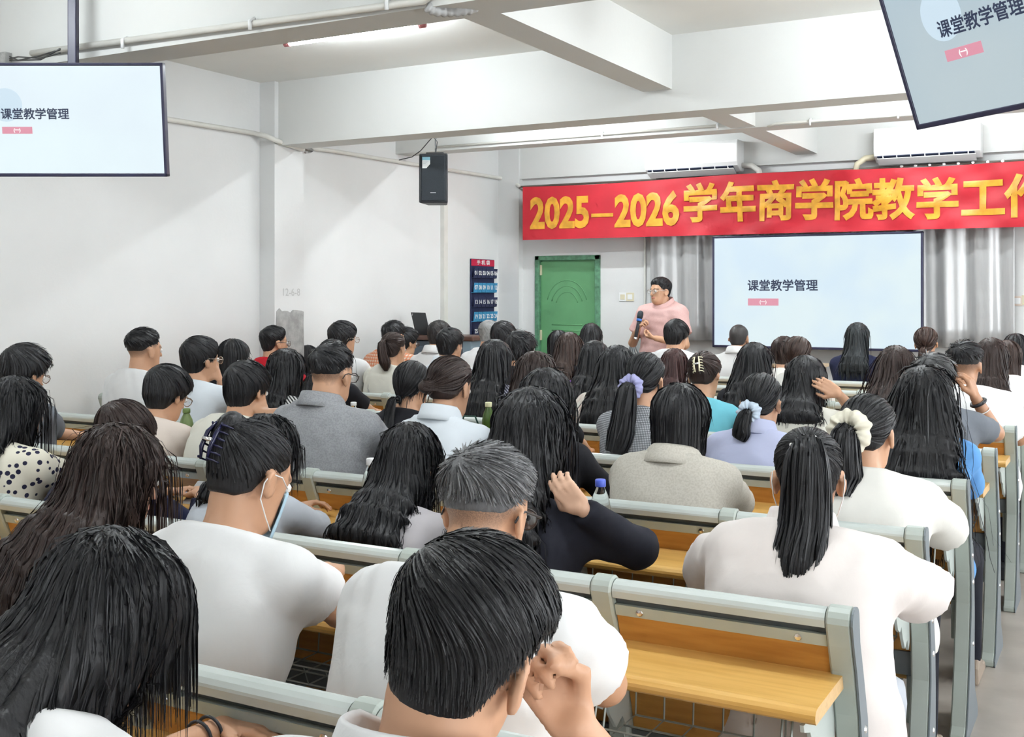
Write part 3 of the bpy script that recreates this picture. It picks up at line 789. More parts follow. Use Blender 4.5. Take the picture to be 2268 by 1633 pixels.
# ---- materials for people
def people_mat(name, fn):
    if name in MATS: return MATS[name]
    m = bpy.data.materials.new(name); m.use_nodes = True
    fn(m.node_tree, m.node_tree.nodes['Principled BSDF']); MATS[name] = m
    return m
def _attr(nt, n):
    a = nt.nodes.new('ShaderNodeAttribute'); a.attribute_name = n; return a.outputs['Fac']
def _mix(nt, fac, c1, c2):
    x = nt.nodes.new('ShaderNodeMix'); x.data_type = 'RGBA'
    if isinstance(fac, float): x.inputs[0].default_value = fac
    else: nt.links.new(fac, x.inputs[0])
    for s, c in ((6, c1), (7, c2)):
        if isinstance(c, tuple): x.inputs[s].default_value = (*c, 1)
        else: nt.links.new(c, x.inputs[s])
    return x.outputs[2]
def skin_mat(tone):
    def f(nt, b):
        co = nt.nodes.new('ShaderNodeTexCoord'); n = nt.nodes.new('ShaderNodeTexNoise'); n.inputs['Scale'].default_value = 24; n.inputs['Detail'].default_value = 4
        nt.links.new(co.outputs['Object'], n.inputs['Vector'])
        c = _mix(nt, n.outputs[0], tuple(t * .93 for t in tone), tuple(min(1, t * 1.06) for t in tone))
        c = _mix(nt, _attr(nt, 'lip'), c, (tone[0] * .78, tone[1] * .5, tone[2] * .55))
        n2 = nt.nodes.new('ShaderNodeTexNoise'); n2.inputs['Scale'].default_value = 420
        nt.links.new(co.outputs['Object'], n2.inputs['Vector'])
        mu = nt.nodes.new('ShaderNodeMath'); mu.operation = 'MULTIPLY'; mu.use_clamp = True
        ad = nt.nodes.new('ShaderNodeMath'); ad.operation = 'MULTIPLY_ADD'; ad.inputs[1].default_value = 1.2; ad.inputs[2].default_value = .15
        nt.links.new(n2.outputs[0], ad.inputs[0]); nt.links.new(ad.outputs[0], mu.inputs[0]); nt.links.new(_attr(nt, 'stubble'), mu.inputs[1])
        c = _mix(nt, mu.outputs[0], c, (.035, .028, .026))
        nt.links.new(c, b.inputs['Base Color']); b.inputs['Roughness'].default_value = .48
        b.inputs['Subsurface Weight'].default_value = 0.0
    return people_mat('skin_%.2f_%.2f' % (tone[0], tone[1]), f)
def hair_mat(c, hi=None):
    hi = hi or tuple(min(1, x * 2.6 + .012) for x in c)
    def f(nt, b):
        co = nt.nodes.new('ShaderNodeTexCoord'); mp = nt.nodes.new('ShaderNodeMapping'); mp.inputs['Scale'].default_value = (1, 1, .10)
        nt.links.new(co.outputs['Object'], mp.inputs[0])
        n = nt.nodes.new('ShaderNodeTexNoise'); n.inputs['Scale'].default_value = 150; n.inputs['Detail'].default_value = 3
        nt.links.new(mp.outputs[0], n.inputs['Vector'])
        a = nt.nodes.new('ShaderNodeMath'); a.operation = 'MULTIPLY'
        nt.links.new(n.outputs[0], a.inputs[0]); nt.links.new(_attr(nt, 'shade'), a.inputs[1])
        nt.links.new(_mix(nt, a.outputs[0], c, hi), b.inputs['Base Color'])
        b.inputs['Roughness'].default_value = .46; b.inputs['Specular IOR Level'].default_value = .34
        bp = nt.nodes.new('ShaderNodeBump'); bp.inputs['Strength'].default_value = .35; bp.inputs['Distance'].default_value = .004
        nt.links.new(n.outputs[0], bp.inputs['Height']); nt.links.new(bp.outputs[0], b.inputs['Normal'])
    return people_mat('hair_%.3f_%.3f_%.3f_%.2f' % (*c, hi[0]), f)
def cloth_mat(name, col, pattern=None, col2=None, rough=.85):
    def f(nt, b):
        co = nt.nodes.new('ShaderNodeTexCoord')
        n = nt.nodes.new('ShaderNodeTexNoise'); n.inputs['Scale'].default_value = 14; n.inputs['Detail'].default_value = 5
        nt.links.new(co.outputs['Object'], n.inputs['Vector'])
        c = _mix(nt, n.outputs[0], tuple(x * .94 for x in col), tuple(min(1, x * 1.04) for x in col))
        if pattern == 'dots':
            v = nt.nodes.new('ShaderNodeTexVoronoi'); v.inputs['Scale'].default_value = 36
            nt.links.new(co.outputs['Object'], v.inputs['Vector'])
            r = nt.nodes.new('ShaderNodeValToRGB'); r.color_ramp.elements[0].position = .30; r.color_ramp.elements[1].position = .34
            r.color_ramp.elements[0].color = (1, 1, 1, 1); r.color_ramp.elements[1].color = (0, 0, 0, 1)
            nt.links.new(v.outputs['Distance'], r.inputs[0]); c = _mix(nt, r.outputs[0], c, col2)
        elif pattern in ('stripes', 'check', 'melange', 'lace'):
            if pattern in ('melange', 'lace'):
                w = nt.nodes.new('ShaderNodeTexNoise'); w.inputs['Scale'].default_value = 160 if pattern == 'melange' else 45
                w.inputs['Detail'].default_value = 4
                nt.links.new(co.outputs['Object'], w.inputs['Vector'])
                r = nt.nodes.new('ShaderNodeValToRGB'); r.color_ramp.elements[0].position = .42; r.color_ramp.elements[1].position = .62
                nt.links.new(w.outputs[0], r.inputs[0]); c = _mix(nt, r.outputs[0], c, col2)
            else:
                outs = []
                for dr in (('DIAGONAL',) if pattern == 'stripes' else ('X', 'Z')):
                    w = nt.nodes.new('ShaderNodeTexWave'); w.bands_direction = dr
                    w.inputs['Scale'].default_value = 26 if pattern == 'stripes' else (45 if col2[0] < .1 else 14); w.inputs['Distortion'].default_value = .6
                    nt.links.new(co.outputs['Object'], w.inputs['Vector']); outs.append(w.outputs['Fac'])
                for o_ in outs:
                    r = nt.nodes.new('ShaderNodeValToRGB'); r.color_ramp.elements[0].position = .45; r.color_ramp.elements[1].position = .55
                    r.color_ramp.elements[1].color = (.7, .7, .7, 1) if pattern == 'check' else (1, 1, 1, 1)
                    nt.links.new(o_, r.inputs[0]); c = _mix(nt, r.outputs[0], c, col2)
        nt.links.new(c, b.inputs['Base Color']); b.inputs['Roughness'].default_value = rough
        b.inputs['Specular IOR Level'].default_value = .25
        n2 = nt.nodes.new('ShaderNodeTexNoise'); n2.inputs['Scale'].default_value = 11; n2.inputs['Detail'].default_value = 4; n2.inputs['Distortion'].default_value = .8
        nt.links.new(co.outputs['Object'], n2.inputs['Vector'])
        bp = nt.nodes.new('ShaderNodeBump'); bp.inputs['Strength'].default_value = .14; bp.inputs['Distance'].default_value = .012
        nt.links.new(n2.outputs[0], bp.inputs['Height']); nt.links.new(bp.outputs[0], b.inputs['Normal'])
    return people_mat('cloth_' + name, f)

SKIN = (.60, .335, .205); SKIN_D = (.47, .245, .14); SKIN_L = (.68, .42, .29)
HK = (.0075, .0075, .009); HB = (.020, .011, .009); HBR = (.030, .016, .012); HG = (.055, .055, .058)
CL = {
 'white': ((.80, .80, .80),), 'offwhite': ((.76, .745, .70),), 'cream': ((.72, .70, .62),), 'pinkcream': ((.74, .64, .57),), 'blush': ((.78, .72, .69),),
 'paleblue': ((.60, .70, .78),), 'icewhite': ((.72, .77, .82),), 'grey': ((.34, .345, .36), 'melange', (.27, .275, .29)), 'lilac': ((.55, .52, .54),),
 'black': ((.012, .012, .016),), 'navy': ((.014, .018, .05),), 'ink': ((.016, .017, .026),), 'red': ((.55, .012, .025),), 'purple': ((.20, .065, .34),), 'turquoise': ((.16, .50, .60),),
 'lavender': ((.50, .53, .72),), 'linen': ((.56, .53, .47), 'melange', (.48, .45, .39)), 'slate': ((.16, .175, .20),), 'blue': ((.13, .33, .66),), 'pink': ((.72, .47, .44), 'melange', (.66, .41, .39)),
 'floral': ((.78, .74, .62), 'dots', (.02, .02, .05)), 'gingham': ((.62, .64, .67), 'check', (.06, .065, .075)), 'stripes': ((.025, .025, .05), 'stripes', (.35, .35, .42)), 'plaid': ((.75, .62, .50), 'check', (.68, .20, .08)),
 'zebra': ((.6, .6, .6), 'stripes', (.03, .03, .03)), 'lace': ((.76, .73, .66), 'lace', (.66, .54, .48)), 'bluegrey': ((.50, .53, .58),), 'sage': ((.55, .66, .56),)}
def cloth(c): t = CL[c]; return cloth_mat(c, t[0], t[1] if len(t) > 1 else None, t[2] if len(t) > 2 else None)
M_EYE = mat('eye_white', (.8, .8, .78), .2); M_IRIS = mat('iris', (.02, .012, .008), .15)
M_GLS = mat('glasses_frame', (.03, .025, .025), .3); M_GLSM = mat('glasses_metal', (.55, .5, .45), .25, metal=.9)
M_LENS = bpy.data.materials.new('lens'); M_LENS.use_nodes = True
_nt = M_LENS.node_tree; _nt.nodes.remove(_nt.nodes['Principled BSDF'])
_t = _nt.nodes.new('ShaderNodeBsdfTransparent'); _g = _nt.nodes.new('ShaderNodeBsdfGlossy'); _g.inputs['Roughness'].default_value = .05
_x = _nt.nodes.new('ShaderNodeMixShader'); _x.inputs[0].default_value = .12
_nt.links.new(_t.outputs[0], _x.inputs[1]); _nt.links.new(_g.outputs[0], _x.inputs[2]); _nt.links.new(_x.outputs[0], _nt.nodes['Material Output'].inputs[0])
eye_me = None
def eye_mesh():
    global eye_me
    if eye_me is None:
        mb = MB(); n = 10
        v = [(0, .0122, 0)]; 
        mb.lathe([(.0122 * math.sin(a), .0122 * math.cos(a)) for a in np.linspace(.02, PI - .02, 8)], n)
        eye_me = mb.mesh('eye', M_EYE, smooth=True); eye_me.materials.append(M_IRIS)
        eye_me.transform(Matrix.Rotation(-PI / 2, 4, 'X'))
        for p in eye_me.polygons:
            if p.center.y > .0098: p.material_index = 1
    return eye_me

# ---- head
def head_sdf(q, fine=True):
    d = smin(ell(q, (0, -.012, .032), (.073, .093, .082)), ell(q, (0, .030, -.025), (.060, .058, .088)), .03)
    d = smin(d, ell(q, (0, .047, -.080), (.042, .040, .034)), .03)
    d = smin(d, seg(q, V3(0, .090, .012), V3(0, .104, -.022), .008, .0125), .012)
    d = smin(d, seg(q, V3(-.032, .078, .024), V3(.032, .078, .024), .010, .010), .014)
    qa = q.copy(); qa[:, 0] = np.abs(qa[:, 0])
    d = smax(d, -(np.sqrt(((qa - V3(.031, .094, .006)) ** 2).sum(1)) - .013), .012)
    e = qa - V3(.078, -.006, -.010)
    e = np.stack([e[:, 0] - .35 * e[:, 1] * -1 * 0 + .28 * e[:, 1], e[:, 1] + .15 * e[:, 2], e[:, 2]], 1)
    ear = ell(e, (0, 0, 0), (.0095, .0205, .033))
    ear = smax(ear, -ell(e, (.010, .003, .004), (.008, .011, .018)), .006)
    d = smin(d, ear, .007)
    d = smin(d, ell(q, (0, .090, -.053), (.021, .008, .0075)), .006)
    return d
HL = {  # hairline height by angle from the back of the head (radians)
 'short': ([0, .8, 1.15, 1.4, 1.85, 2.15, 2.5, PI], [-.066, -.058, -.022, .014, .012, .032, .062, .066]),
 'fade': ([0, .9, 1.25, 1.5, 1.9, 2.2, 2.5, PI], [-.006, .000, .012, .028, .034, .045, .068, .075]),
 'mop': ([0, .9, 1.3, 1.55, 1.9, 2.2, 2.5, PI], [-.088, -.080, -.055, -.035, -.035, .0, .045, .045]),
 'tied': ([0, .6, 1.1, 1.4, 1.8, 2.2, 2.5, PI], [-.056, -.054, -.034, .006, .014, .045, .078, .085]),
 'bob': ([0, 1.0, 1.6, 1.95, 2.2, 2.45, 2.7, PI], [-.125, -.125, -.125, -.120, -.06, .03, .062, .066]),
 'long': ([0, 1.0, 1.6, 1.95, 2.2, 2.45, 2.7, PI], [-.20, -.20, -.20, -.17, -.07, .03, .066, .070]),
 'buzz': ([0, .9, 1.25, 1.5, 1.85, 2.15, 2.5, PI], [-.060, -.05, -.015, .012, .014, .045, .072, .080])}
HTH = {'short': (.006, .020), 'fade': (.003, .019), 'mop': (.014, .021), 'tied': (.005, .009), 'bob': (.012, .015), 'long': (.012, .014), 'buzz': (.001, .003)}
class Rnd(random.Random): pass
def polyline(pts, n):
    pts = np.array(pts, F4)
    if len(pts) == 2: return pts[0] + np.linspace(0, 1, n)[:, None].astype(F4) * (pts[1] - pts[0])
    # Catmull-Rom through the points
    P = np.vstack([2 * pts[0] - pts[1], pts, 2 * pts[-1] - pts[-2]])
    out = []
    for t in np.linspace(0, len(pts) - 1 - 1e-4, n):
        i = int(t); f = t - i
        a, b, c, d = P[i], P[i + 1], P[i + 2], P[i + 3]
        out.append(.5 * (2 * b + (c - a) * f + (2 * a - 5 * b + 4 * c - d) * f * f + (3 * b - a - 3 * c + d) * f ** 3))
    return np.array(out, F4)
def ribbons(path, nrm, r, wide=1.7):
    """path (N, M, 3), nrm (N, M, 3), r (N, M): three-sided tapering strands"""
    N, M, _ = path.shape
    T = np.gradient(path, axis=1); T /= np.maximum(np.linalg.norm(T, axis=2, keepdims=True), 1e-6)
    B = np.cross(T, nrm); B /= np.maximum(np.linalg.norm(B, axis=2, keepdims=True), 1e-6)
    Nn = np.cross(B, T)
    tw_ = np.random.default_rng(N).uniform(-.75, .75, (N, 1, 1)); B = np.cos(tw_) * B + np.sin(tw_) * Nn
    V = np.stack([path - r[..., None] * wide * B, path + r[..., None] * wide * B], 2).reshape(-1, 3)
    i = (np.arange(N)[:, None] * M + np.arange(M - 1)[None]).reshape(-1) * 2
    Q = np.stack([i, i + 1, i + 3, i + 2], 1)
    return V.astype(F4), Q
def grad(fn, P, e=.004):
    d = fn(P)
    g = np.stack([fn(P + np.array(o, F4) * e) - d for o in ((1, 0, 0), (0, 1, 0), (0, 0, 1))], 1) / e
    g /= np.maximum(np.linalg.norm(g, axis=1, keepdims=True), 1e-6)
    return d, g
def trace(fn, P, comb, steps, step, lift, rng, scale=1.0, free_end=.5, curl=0.0, stop=None):
    """walk strands over a hair volume; comb(P, i) gives the wanted direction"""
    N = len(P); out = np.zeros((N, steps, 3), F4); nr = np.zeros((N, steps, 3), F4)
    for _ in range(4):
        d, g = grad(fn, P); P = P - np.clip(d, -.03, .03)[:, None] * g
    loose = np.zeros(N, bool); left = rng.uniform(.2, 1.0, N)
    ph = rng.uniform(0, 6.28, N); st = step * rng.uniform(.85, 1.1, N) * scale
    last = None
    for i in range(steps):
        d, g = grad(fn, P)
        P = np.where(loose[:, None], P, P - (np.clip(d, -.03, .03) - lift(i / steps, rng, N))[:, None] * g)
        out[:, i] = P; nr[:, i] = g
        w = comb(P, i)
        t = w - (w * g).sum(1, keepdims=True) * g
        nl = np.linalg.norm(t, axis=1, keepdims=True)
        t = t / np.maximum(nl, 1e-5)
        if curl: t = t + curl * np.cross(g, t) * np.sin(ph + i * .9)[:, None]
        loose |= (g[:, 2] < -free_end)
        if stop is not None and i > 1: loose |= stop(P)
        if last is not None: t = np.where(loose[:, None], (.35 if free_end > .7 else .7) * last + (.65 if free_end > .7 else .3) * V3(0, 0, -1), .65 * t + .35 * last)
        t /= np.maximum(np.linalg.norm(t, axis=1, keepdims=True), 1e-5)
        last = t
        s = np.where(loose, st * (.15 + .45 * left), st)
        P = (P + t * s[:, None]).astype(F4)
    return out, nr

def ik(S, W, pole, l1, l2):
    d = W - S; L = float(np.linalg.norm(d))
    mx = (l1 + l2) * .985
    if L > mx: W = S + d * (mx / L); d = W - S; L = mx
    u = d / L
    a = (l1 * l1 - l2 * l2 + L * L) / (2 * L); hh = math.sqrt(max(l1 * l1 - a * a, 0))
    p = pole - u * float(pole @ u); p /= max(float(np.linalg.norm(p)), 1e-6)
    return (S + u * a + p * hh).astype(F4), W.astype(F4)

def hand_parts(Wr, fdir, palm, side, s=1.0, curl=.5):
    """capsules of a hand: palm slab and five fingers of unequal length; side +1 = right hand"""
    f = fdir / np.linalg.norm(fdir); n = palm - f * float(palm @ f); n = n / max(np.linalg.norm(n), 1e-6)
    sd = np.cross(n, f) * -side          # towards the thumb
    caps = []
    kn = []
    for k, (o, L, r) in enumerate(((.030, .070, .0092), (.010, .078, .0095), (-.010, .072, .0092), (-.029, .056, .0082))):
        b = Wr + (f * (.088 - .006 * abs(k - 1)) + sd * o) * s
        caps.append((Wr + (f * .012 + sd * o * .75) * s, b, .0135 * s, .0115 * s))
        p = b; ang = .18 * curl
        for j, fr in enumerate((.45, .31, .24)):
            ang += curl * (.55, .75, .5)[j] * (1 + .08 * k)
            dr = f * math.cos(ang) + n * math.sin(ang) + sd * o * 2.0 * (1 - curl * .6)
            dr = dr / np.linalg.norm(dr)
            e = p + dr * L * fr * s
            caps.append((p, e, r * s * (1 - .08 * j), r * s * (1 - .08 * (j + 1)))); p = e
    cq = min(curl, 1.3)
    t0 = Wr + (f * .022 + sd * .024) * s; d1 = f * .62 + sd * (.75 - .35 * cq) + n * (.15 + .35 * cq); d1 = d1 / np.linalg.norm(d1)
    t1 = t0 + d1 * .044 * s; d2 = f * (.9 - .25 * cq) + sd * (.25 - .75 * cq) + n * (.30 + .15 * cq); d2 = d2 / np.linalg.norm(d2)
    t2 = t1 + d2 * .032 * s; t3 = t2 + (d2 + n * .2 * curl) / np.linalg.norm(d2 + n * .2 * curl) * .024 * s
    caps += [(t0, t1, .0155 * s, .0115 * s), (t1, t2, .0115 * s, .010 * s), (t2, t3, .0098 * s, .008 * s)]
    return [(a.astype(F4), b.astype(F4), ra, rb) for a, b, ra, rb in caps]

def loft_ring(name, rings, m, closed_u=True):
    """rings (K, n, 3) -> grid mesh"""
    K, n, _ = rings.shape
    V = rings.reshape(-1, 3)
    i = (np.arange(K - 1)[:, None] * n + np.arange(n)[None]).reshape(-1)
    j = (np.arange(K - 1)[:, None] * n + (np.arange(n)[None] + 1) % n).reshape(-1)
    return np_mesh(name, V, np.stack([i, j, j + n, i + n], 1), m)

def scrunchie_mesh(m, R_=.034, r_=.019, seed=0):
    rng = np.random.default_rng(seed); nu, nv = 64, 12
    u = np.linspace(0, 2 * PI, nu, endpoint=False); v = np.linspace(0, 2 * PI, nv, endpoint=False)
    ruf = 1 + .11 * np.sin(u * 9 + rng.uniform(0, 6)) + .10 * np.sin(u * 14 + rng.uniform(0, 6)) + .08 * np.sin(u * 4 + rng.uniform(0, 6))
    rr = r_ * (ruf[:, None] * (1 + .12 * np.sin(v[None] * 3 + u[:, None] * 4)))
    x = (R_ + rr * np.cos(v)) * np.cos(u)[:, None]; y = (R_ + rr * np.cos(v)) * np.sin(u)[:, None]; z = rr * 1.15 * np.sin(v)
    V = np.stack([x, y, z], 2)
    i = (np.arange(nu)[:, None] * nv + np.arange(nv)[None]); i2 = (np.arange(nu)[:, None] * nv + (np.arange(nv)[None] + 1) % nv)
    k = ((np.arange(nu)[:, None] + 1) % nu) * nv + np.arange(nv)[None]; k2 = ((np.arange(nu)[:, None] + 1) % nu) * nv + (np.arange(nv)[None] + 1) % nv
    return np_mesh('scrunchie', V.reshape(-1, 3), np.stack([i, k, k2, i2], 2).reshape(-1, 4), m)

def rot_to(o, M3, loc):
    o.matrix_local = Matrix.Translation(Vector([float(x) for x in loc])) @ Matrix([[float(c) for c in r] for r in M3]).to_4x4()
    return o

CENSUS = []
def person(px=None, top=None, row=0, dy=.38, label='', style='short', shirt='white', hair=HK, female=True, pitch=12, yaw=0, roll=0,
           sleeve='short', loose=0.0, armR=None, armL=None, build=1.0, hx=0.0, collar=None, glasses=None, send=.55, hw=1.0, tail=None, extras=(),
           skin=SKIN, group='seated audience', fine=False, hi=None, vol=0.0, name='person', pants='ink', byaw=0.0, standing=False, wpos=None, hs=1.0,
           locks=(), curl=0.0, comb=None, spiky=0.0, pose_h=None, bare=False, tall=0.0, slack=0.45, neckline=None, hipy=.27, neck=None, slvf=None):
    rng = np.random.default_rng(sum(map(ord, label)) + int((px or 0)))
    lvl = 0 if row <= 0 else (1 if row == 1 else (2 if row <= 3 else 3))
    hb = (.0082, .0095, .0120, .0162)[lvl]; hh = (.0055, .0068, .009, .012)[lvl]; hsz = (.0102, .0120, .0152, .0195)[lvl]
    if fine: hb = min(hb, .0067)
    # ---- where the head and the hips are
    if standing:
        Hw = Vector(wpos); base = Vector((wpos[0], wpos[1], 0))
    else:
        p = at(px, top, Y=R[row] + dy)
        Hw = Vector((p.x, p.y, p.z - (.122 + HTH[style][1] + tall) * hs + .012))
        base = Vector((p.x + hx, R[row] + hipy, 0))
    T = empty(name, base, byaw, label, 'person', group)
    inv = Matrix.Rotation(-byaw, 3, 'Z')
    loc = lambda w: np.array(inv @ (Vector(w) - base), F4)
    Hc = loc(Hw); Rh = rot(yaw, pitch, roll)
    sc = build
    # ---- spine
    hipz = .95 if standing else .535
    h0 = V3(0, -.02, hipz)
    Rn = rot(yaw * .3, pitch * .55, roll * .4)
    N = Hc + Rn @ V3(0, -.035, -.140 * hs)
    if neck: N = Hc + V3(*neck)
    D = float(np.linalg.norm(N - h0)); Ls = .50
    bow = min(.10, math.sqrt(max(Ls * Ls - D * D, 0)) * slack * .5 + .015)
    cpt = (h0 + N) / 2 + V3(0, -bow, .02)
    def spine(s): return ((1 - s) ** 2 * h0 + 2 * s * (1 - s) * cpt + s * s * N).astype(F4)
    def tang(s):
        t = 2 * (1 - s) * (cpt - h0) + 2 * s * (N - cpt); return t / np.linalg.norm(t)
    ss = [0, .2, .4, .6, .78, .92, 1.0]
    if female: Wd = [.168, .142, .135, .148, .150, .112, .055]; Dp = [.115, .100, .092, .098, .090, .072, .050]; sw = .152; ar = .84
    else: Wd = [.170, .158, .158, .172, .178, .130, .062]; Dp = [.120, .108, .106, .112, .104, .082, .056]; sw = .178; ar = 1.0
    Wd = [w * sc for w in Wd]; Dp = [d * sc for d in Dp]; sw *= sc; ar *= sc
    sp = [spine(s) for s in ss]; X = V3(1, 0, 0)
    axes = []
    for a, b in zip(sp[:-1], sp[1:]):
        t = (b - a) / np.linalg.norm(b - a); dv = np.cross(t, X); dv = dv / np.linalg.norm(dv); axes.append((t.astype(F4), dv.astype(F4)))
    def torso(P, off=0.0, low=0.0):
        d = None
        for i, (a, b) in enumerate(zip(sp[:-1], sp[1:])):
            ab = b - a; t = np.clip(((P - a) @ ab) / float(ab @ ab), 0, 1)
            r = P - a - t[:, None] * ab
            s_ = ss[i] + (ss[i + 1] - ss[i]) * t
            o = off + low * (1 - s_)
            w = Wd[i] + (Wd[i + 1] - Wd[i]) * t + o; dp = Dp[i] + (Dp[i + 1] - Dp[i]) * t + o
            if off < 0: w = np.maximum(w, .045); dp = np.maximum(dp, .04)
            k = (np.abs(r[:, 0] / w) ** 2.5 + np.abs((r @ axes[i][1]) / dp) ** 2.5 + np.abs((r @ axes[i][0]) / dp) ** 2.5) ** .4
            di = (k - 1) * dp
            d = di if d is None else smin(d, di, .025)
        return d
    # ---- arms
    arms = {}
    ny = None
    if row in R and row + 1 in R and not standing: ny = R[row + 1] - .21 - (R[row] + hipy)
    l1, l2 = (.275, .240) if not female else (.255, .225)
    for nm, sd, spec in (('R', 1, armR), ('L', -1, armL)):
        S = spine(.90) + V3(sd * sw, .018, -.012)
        spec = dict(spec or {})
        if 'elbow' in spec:
            E = loc(spec['elbow']); W = loc(spec['wrist'])
            v = E - S; Lv = np.linalg.norm(v); 
            if Lv > l1 * 1.12: E = (S + v / Lv * l1 * 1.12).astype(F4)
            v = W - E; Lv = np.linalg.norm(v)
            if Lv > l2 * 1.12: W = (E + v / Lv * l2 * 1.12).astype(F4)
        else:
            if 'wrist' in spec: W = loc(spec['wrist'])
            elif 'face' in spec: W = Hc + Rh @ V3(*spec['face'])
            elif ny is not None: W = V3(sd * rng.uniform(.05, .13), ny + .05, .79)
            else: W = V3(sd * .09, .30, .62)
            pole = np.array(spec.get('pole', (sd * .75, -.25, -.65)), F4)
            E, W = ik(S, W, pole, l1, l2)
            if ny is not None and E[1] > ny - .05 and E[2] < .80: E[2] = .80
        fd = np.array(spec['dir'], F4) if 'dir' in spec else (W - E) * np.array((1, 1, .4), F4)
        pm = np.array(spec['palm'], F4) if 'palm' in spec else V3(-.2 * sd, 0, -1)
        arms[nm] = dict(S=S, E=E, W=W, sd=sd, hand=hand_parts(W, fd, pm, sd, (.86 if female else .98) * spec.get('size', 1.0), spec.get('curl', .55)))
    nb0, nb1 = N - V3(0, 0, .02), Hc + Rh @ V3(0, -.024, -.055 * hs)
    nr_ = .050 if female else .058
    def arms_d(P):
        d = None
        for a in arms.values():
            x = smin(seg(P, a['S'], a['E'], .047 * ar, .037 * ar), seg(P, a['E'], a['W'], .038 * ar, .024 * ar), .012)
            d = x if d is None else np.minimum(d, x)
        return d
    def body(P):
        d = torso(P, -.050)
        for a in arms.values(): d = smin(d, seg(P, spine(.95), a['S'], .045 * sc, .045 * ar), .03)
        d = smin(d, seg(P, nb0, nb1, nr_ * sc * 1.05, nr_ * sc * .95), .03)
        d = smin(d, arms_d(P), .02)
        d = smin(d, near(P, Hc, .20, lambda p: head_sdf(((p - Hc) @ Rh) / hs) * hs), .018)
        for a in arms.values():
            def hd(p, a=a):
                x = None
                for c in a['hand']:
                    y = seg(p, *c); x = y if x is None else smin(x, y, .0055)
                return x
            d = smin(d, near(P, a['W'], .24, hd), .008)
        return d
    pts = [Hc + V3(.13, .14, .15), Hc - V3(.13, .14, .18), h0 + V3(.2, .16, 0), h0 - V3(.2, .16, .13)]
    for a in arms.values(): pts += [a['S'] + .07, a['S'] - .07, a['E'] + .06, a['E'] - .06, a['W'] + .13, a['W'] - .13]
    pts = np.array(pts)
    Vb, Qb = surface(body, pts.min(0), pts.max(0), hb)
    q = ((Vb - Hc) @ Rh) / hs
    qr = np.linalg.norm(q, axis=1)
    lip = ((np.abs(q[:, 0]) < .024) & (np.abs(q[:, 2] + .053) < .0085) & (q[:, 1] > .083) & (qr < .2)).astype(F4)
    brow = ((np.abs(np.abs(q[:, 0]) - .034) < .018) & (np.abs(q[:, 2] - .027 + .12 * (np.abs(q[:, 0]) - .034)) < .0055) & (q[:, 1] > .06) & (qr < .2)).astype(F4)
    phi = np.arctan2(np.abs(q[:, 0]), -q[:, 1])
    hs_d = np.full(len(q), 1.0, F4); m_ = qr < .16; hs_d[m_] = np.abs(head_sdf(q[m_])); onh = hs_d < .010
    stub = .95 * brow * onh; lip = lip * onh
    if style in ('short', 'tied'):
        zc = np.interp(phi, *HL[style])
        stub = np.maximum(stub, sstep(q[:, 2], zc - .022, zc + .004) * onh * (phi < 2.2) * (np.abs(q[:, 0]) < .0735) * (.8 if style == 'short' else .5))
    if style in ('fade', 'buzz'):
        zc = np.interp(phi, *HL['short']); zf = np.interp(phi, *HL[style])
        k = sstep(q[:, 2], zc, zf + .004) * onh * (np.abs(q[:, 0]) < .0735)
        stub = np.maximum(stub, k * (.80 if style == 'fade' else .9))
    bo = link('body', np_mesh('body', Vb, Qb, skin_mat(skin), {'lip': lip, 'stubble': stub.astype(F4)}), T)
    for s in (-1, 1):
        e = link('eye', eye_mesh(), T); rot_to(e, Rh, Hc + Rh @ (V3(s * .031, .0815, .007) * hs))
    # ---- shirt
    fr = rng.normal(0, 1, (7, 3)) * np.array([22, 22, 14]); fp = rng.uniform(0, 6.28, 7); 
    off = .013 + loose
    slv = {'short': .66, 'elbow': 1.0, 'long': 1.0, 'none': 0}[sleeve]
    if slvf: slv = slvf
    nkN = tang(.97); nkn = np.array([0, .42, .9], F4) if neckline is None else np.array(neckline, F4); nkn /= np.linalg.norm(nkn)
    nkp = spine(.985) + V3(0, 0, .030 if not standing else .036)
    zlow = hipz - .07
    def shirt_d(P):
        d = torso(P, off, loose * .9)
        for a in arms.values():
            if sleeve != 'none':
                d = smin(d, seg(P, spine(.95), a['S'], .050 * sc + off * .6, .052 * ar + off * .6), .035)
        for a in arms.values():
            if slv > 0:
                E1 = a['S'] + (a['E'] - a['S']) * slv
                u = (a['E'] - a['S']) / np.linalg.norm(a['E'] - a['S'])
                r0 = .051 * ar + off * .75
                if sleeve == 'long':
                    x = smin(seg(P, a['S'], a['E'], r0, .046 * ar + off * .7), seg(P, a['E'], a['W'], .047 * ar + off * .6, .031 * ar + off * .35), .02)
                    u2 = (a['W'] - a['E']) / np.linalg.norm(a['W'] - a['E'])
                    x = smax(x, (P - a['W'] + u2 * .01) @ u2, .006)
                else:
                    x = seg(P, a['S'], E1, r0, .053 * ar + off * 1.05)
                    x = smax(x, (P - E1 - u * .004) @ u, .008)
                d = smin(d, x, .028 + loose)
        w = np.zeros(len(P), F4)
        for j_, (f_, p_) in enumerate(zip(fr, fp)):
            v_ = np.sin(P @ f_.astype(F4) + F4(p_)); w += v_ if j_ < 3 else 1.6 * (np.abs(v_) - .64)
        d = d + (.0030 + .07 * loose) * w * .42
        d = smax(d, (P - nkp) @ nkn, .010)
        return smax(d, zlow - P[:, 2], .01)
    sm = cloth(shirt)
    lo, hi_ = pts.min(0) - .05, pts.max(0) + .05
    hi_[2] = min(hi_[2], max(float(N[2]) + .10, max(float(max(a['S'][2], a['E'][2], a['W'][2] if sleeve == 'long' else 0)) for a in arms.values()) + .12))
    Vs, Qs = surface(shirt_d, lo, hi_, hsz)
    link('shirt', np_mesh('shirt', Vs, Qs, sm), T)
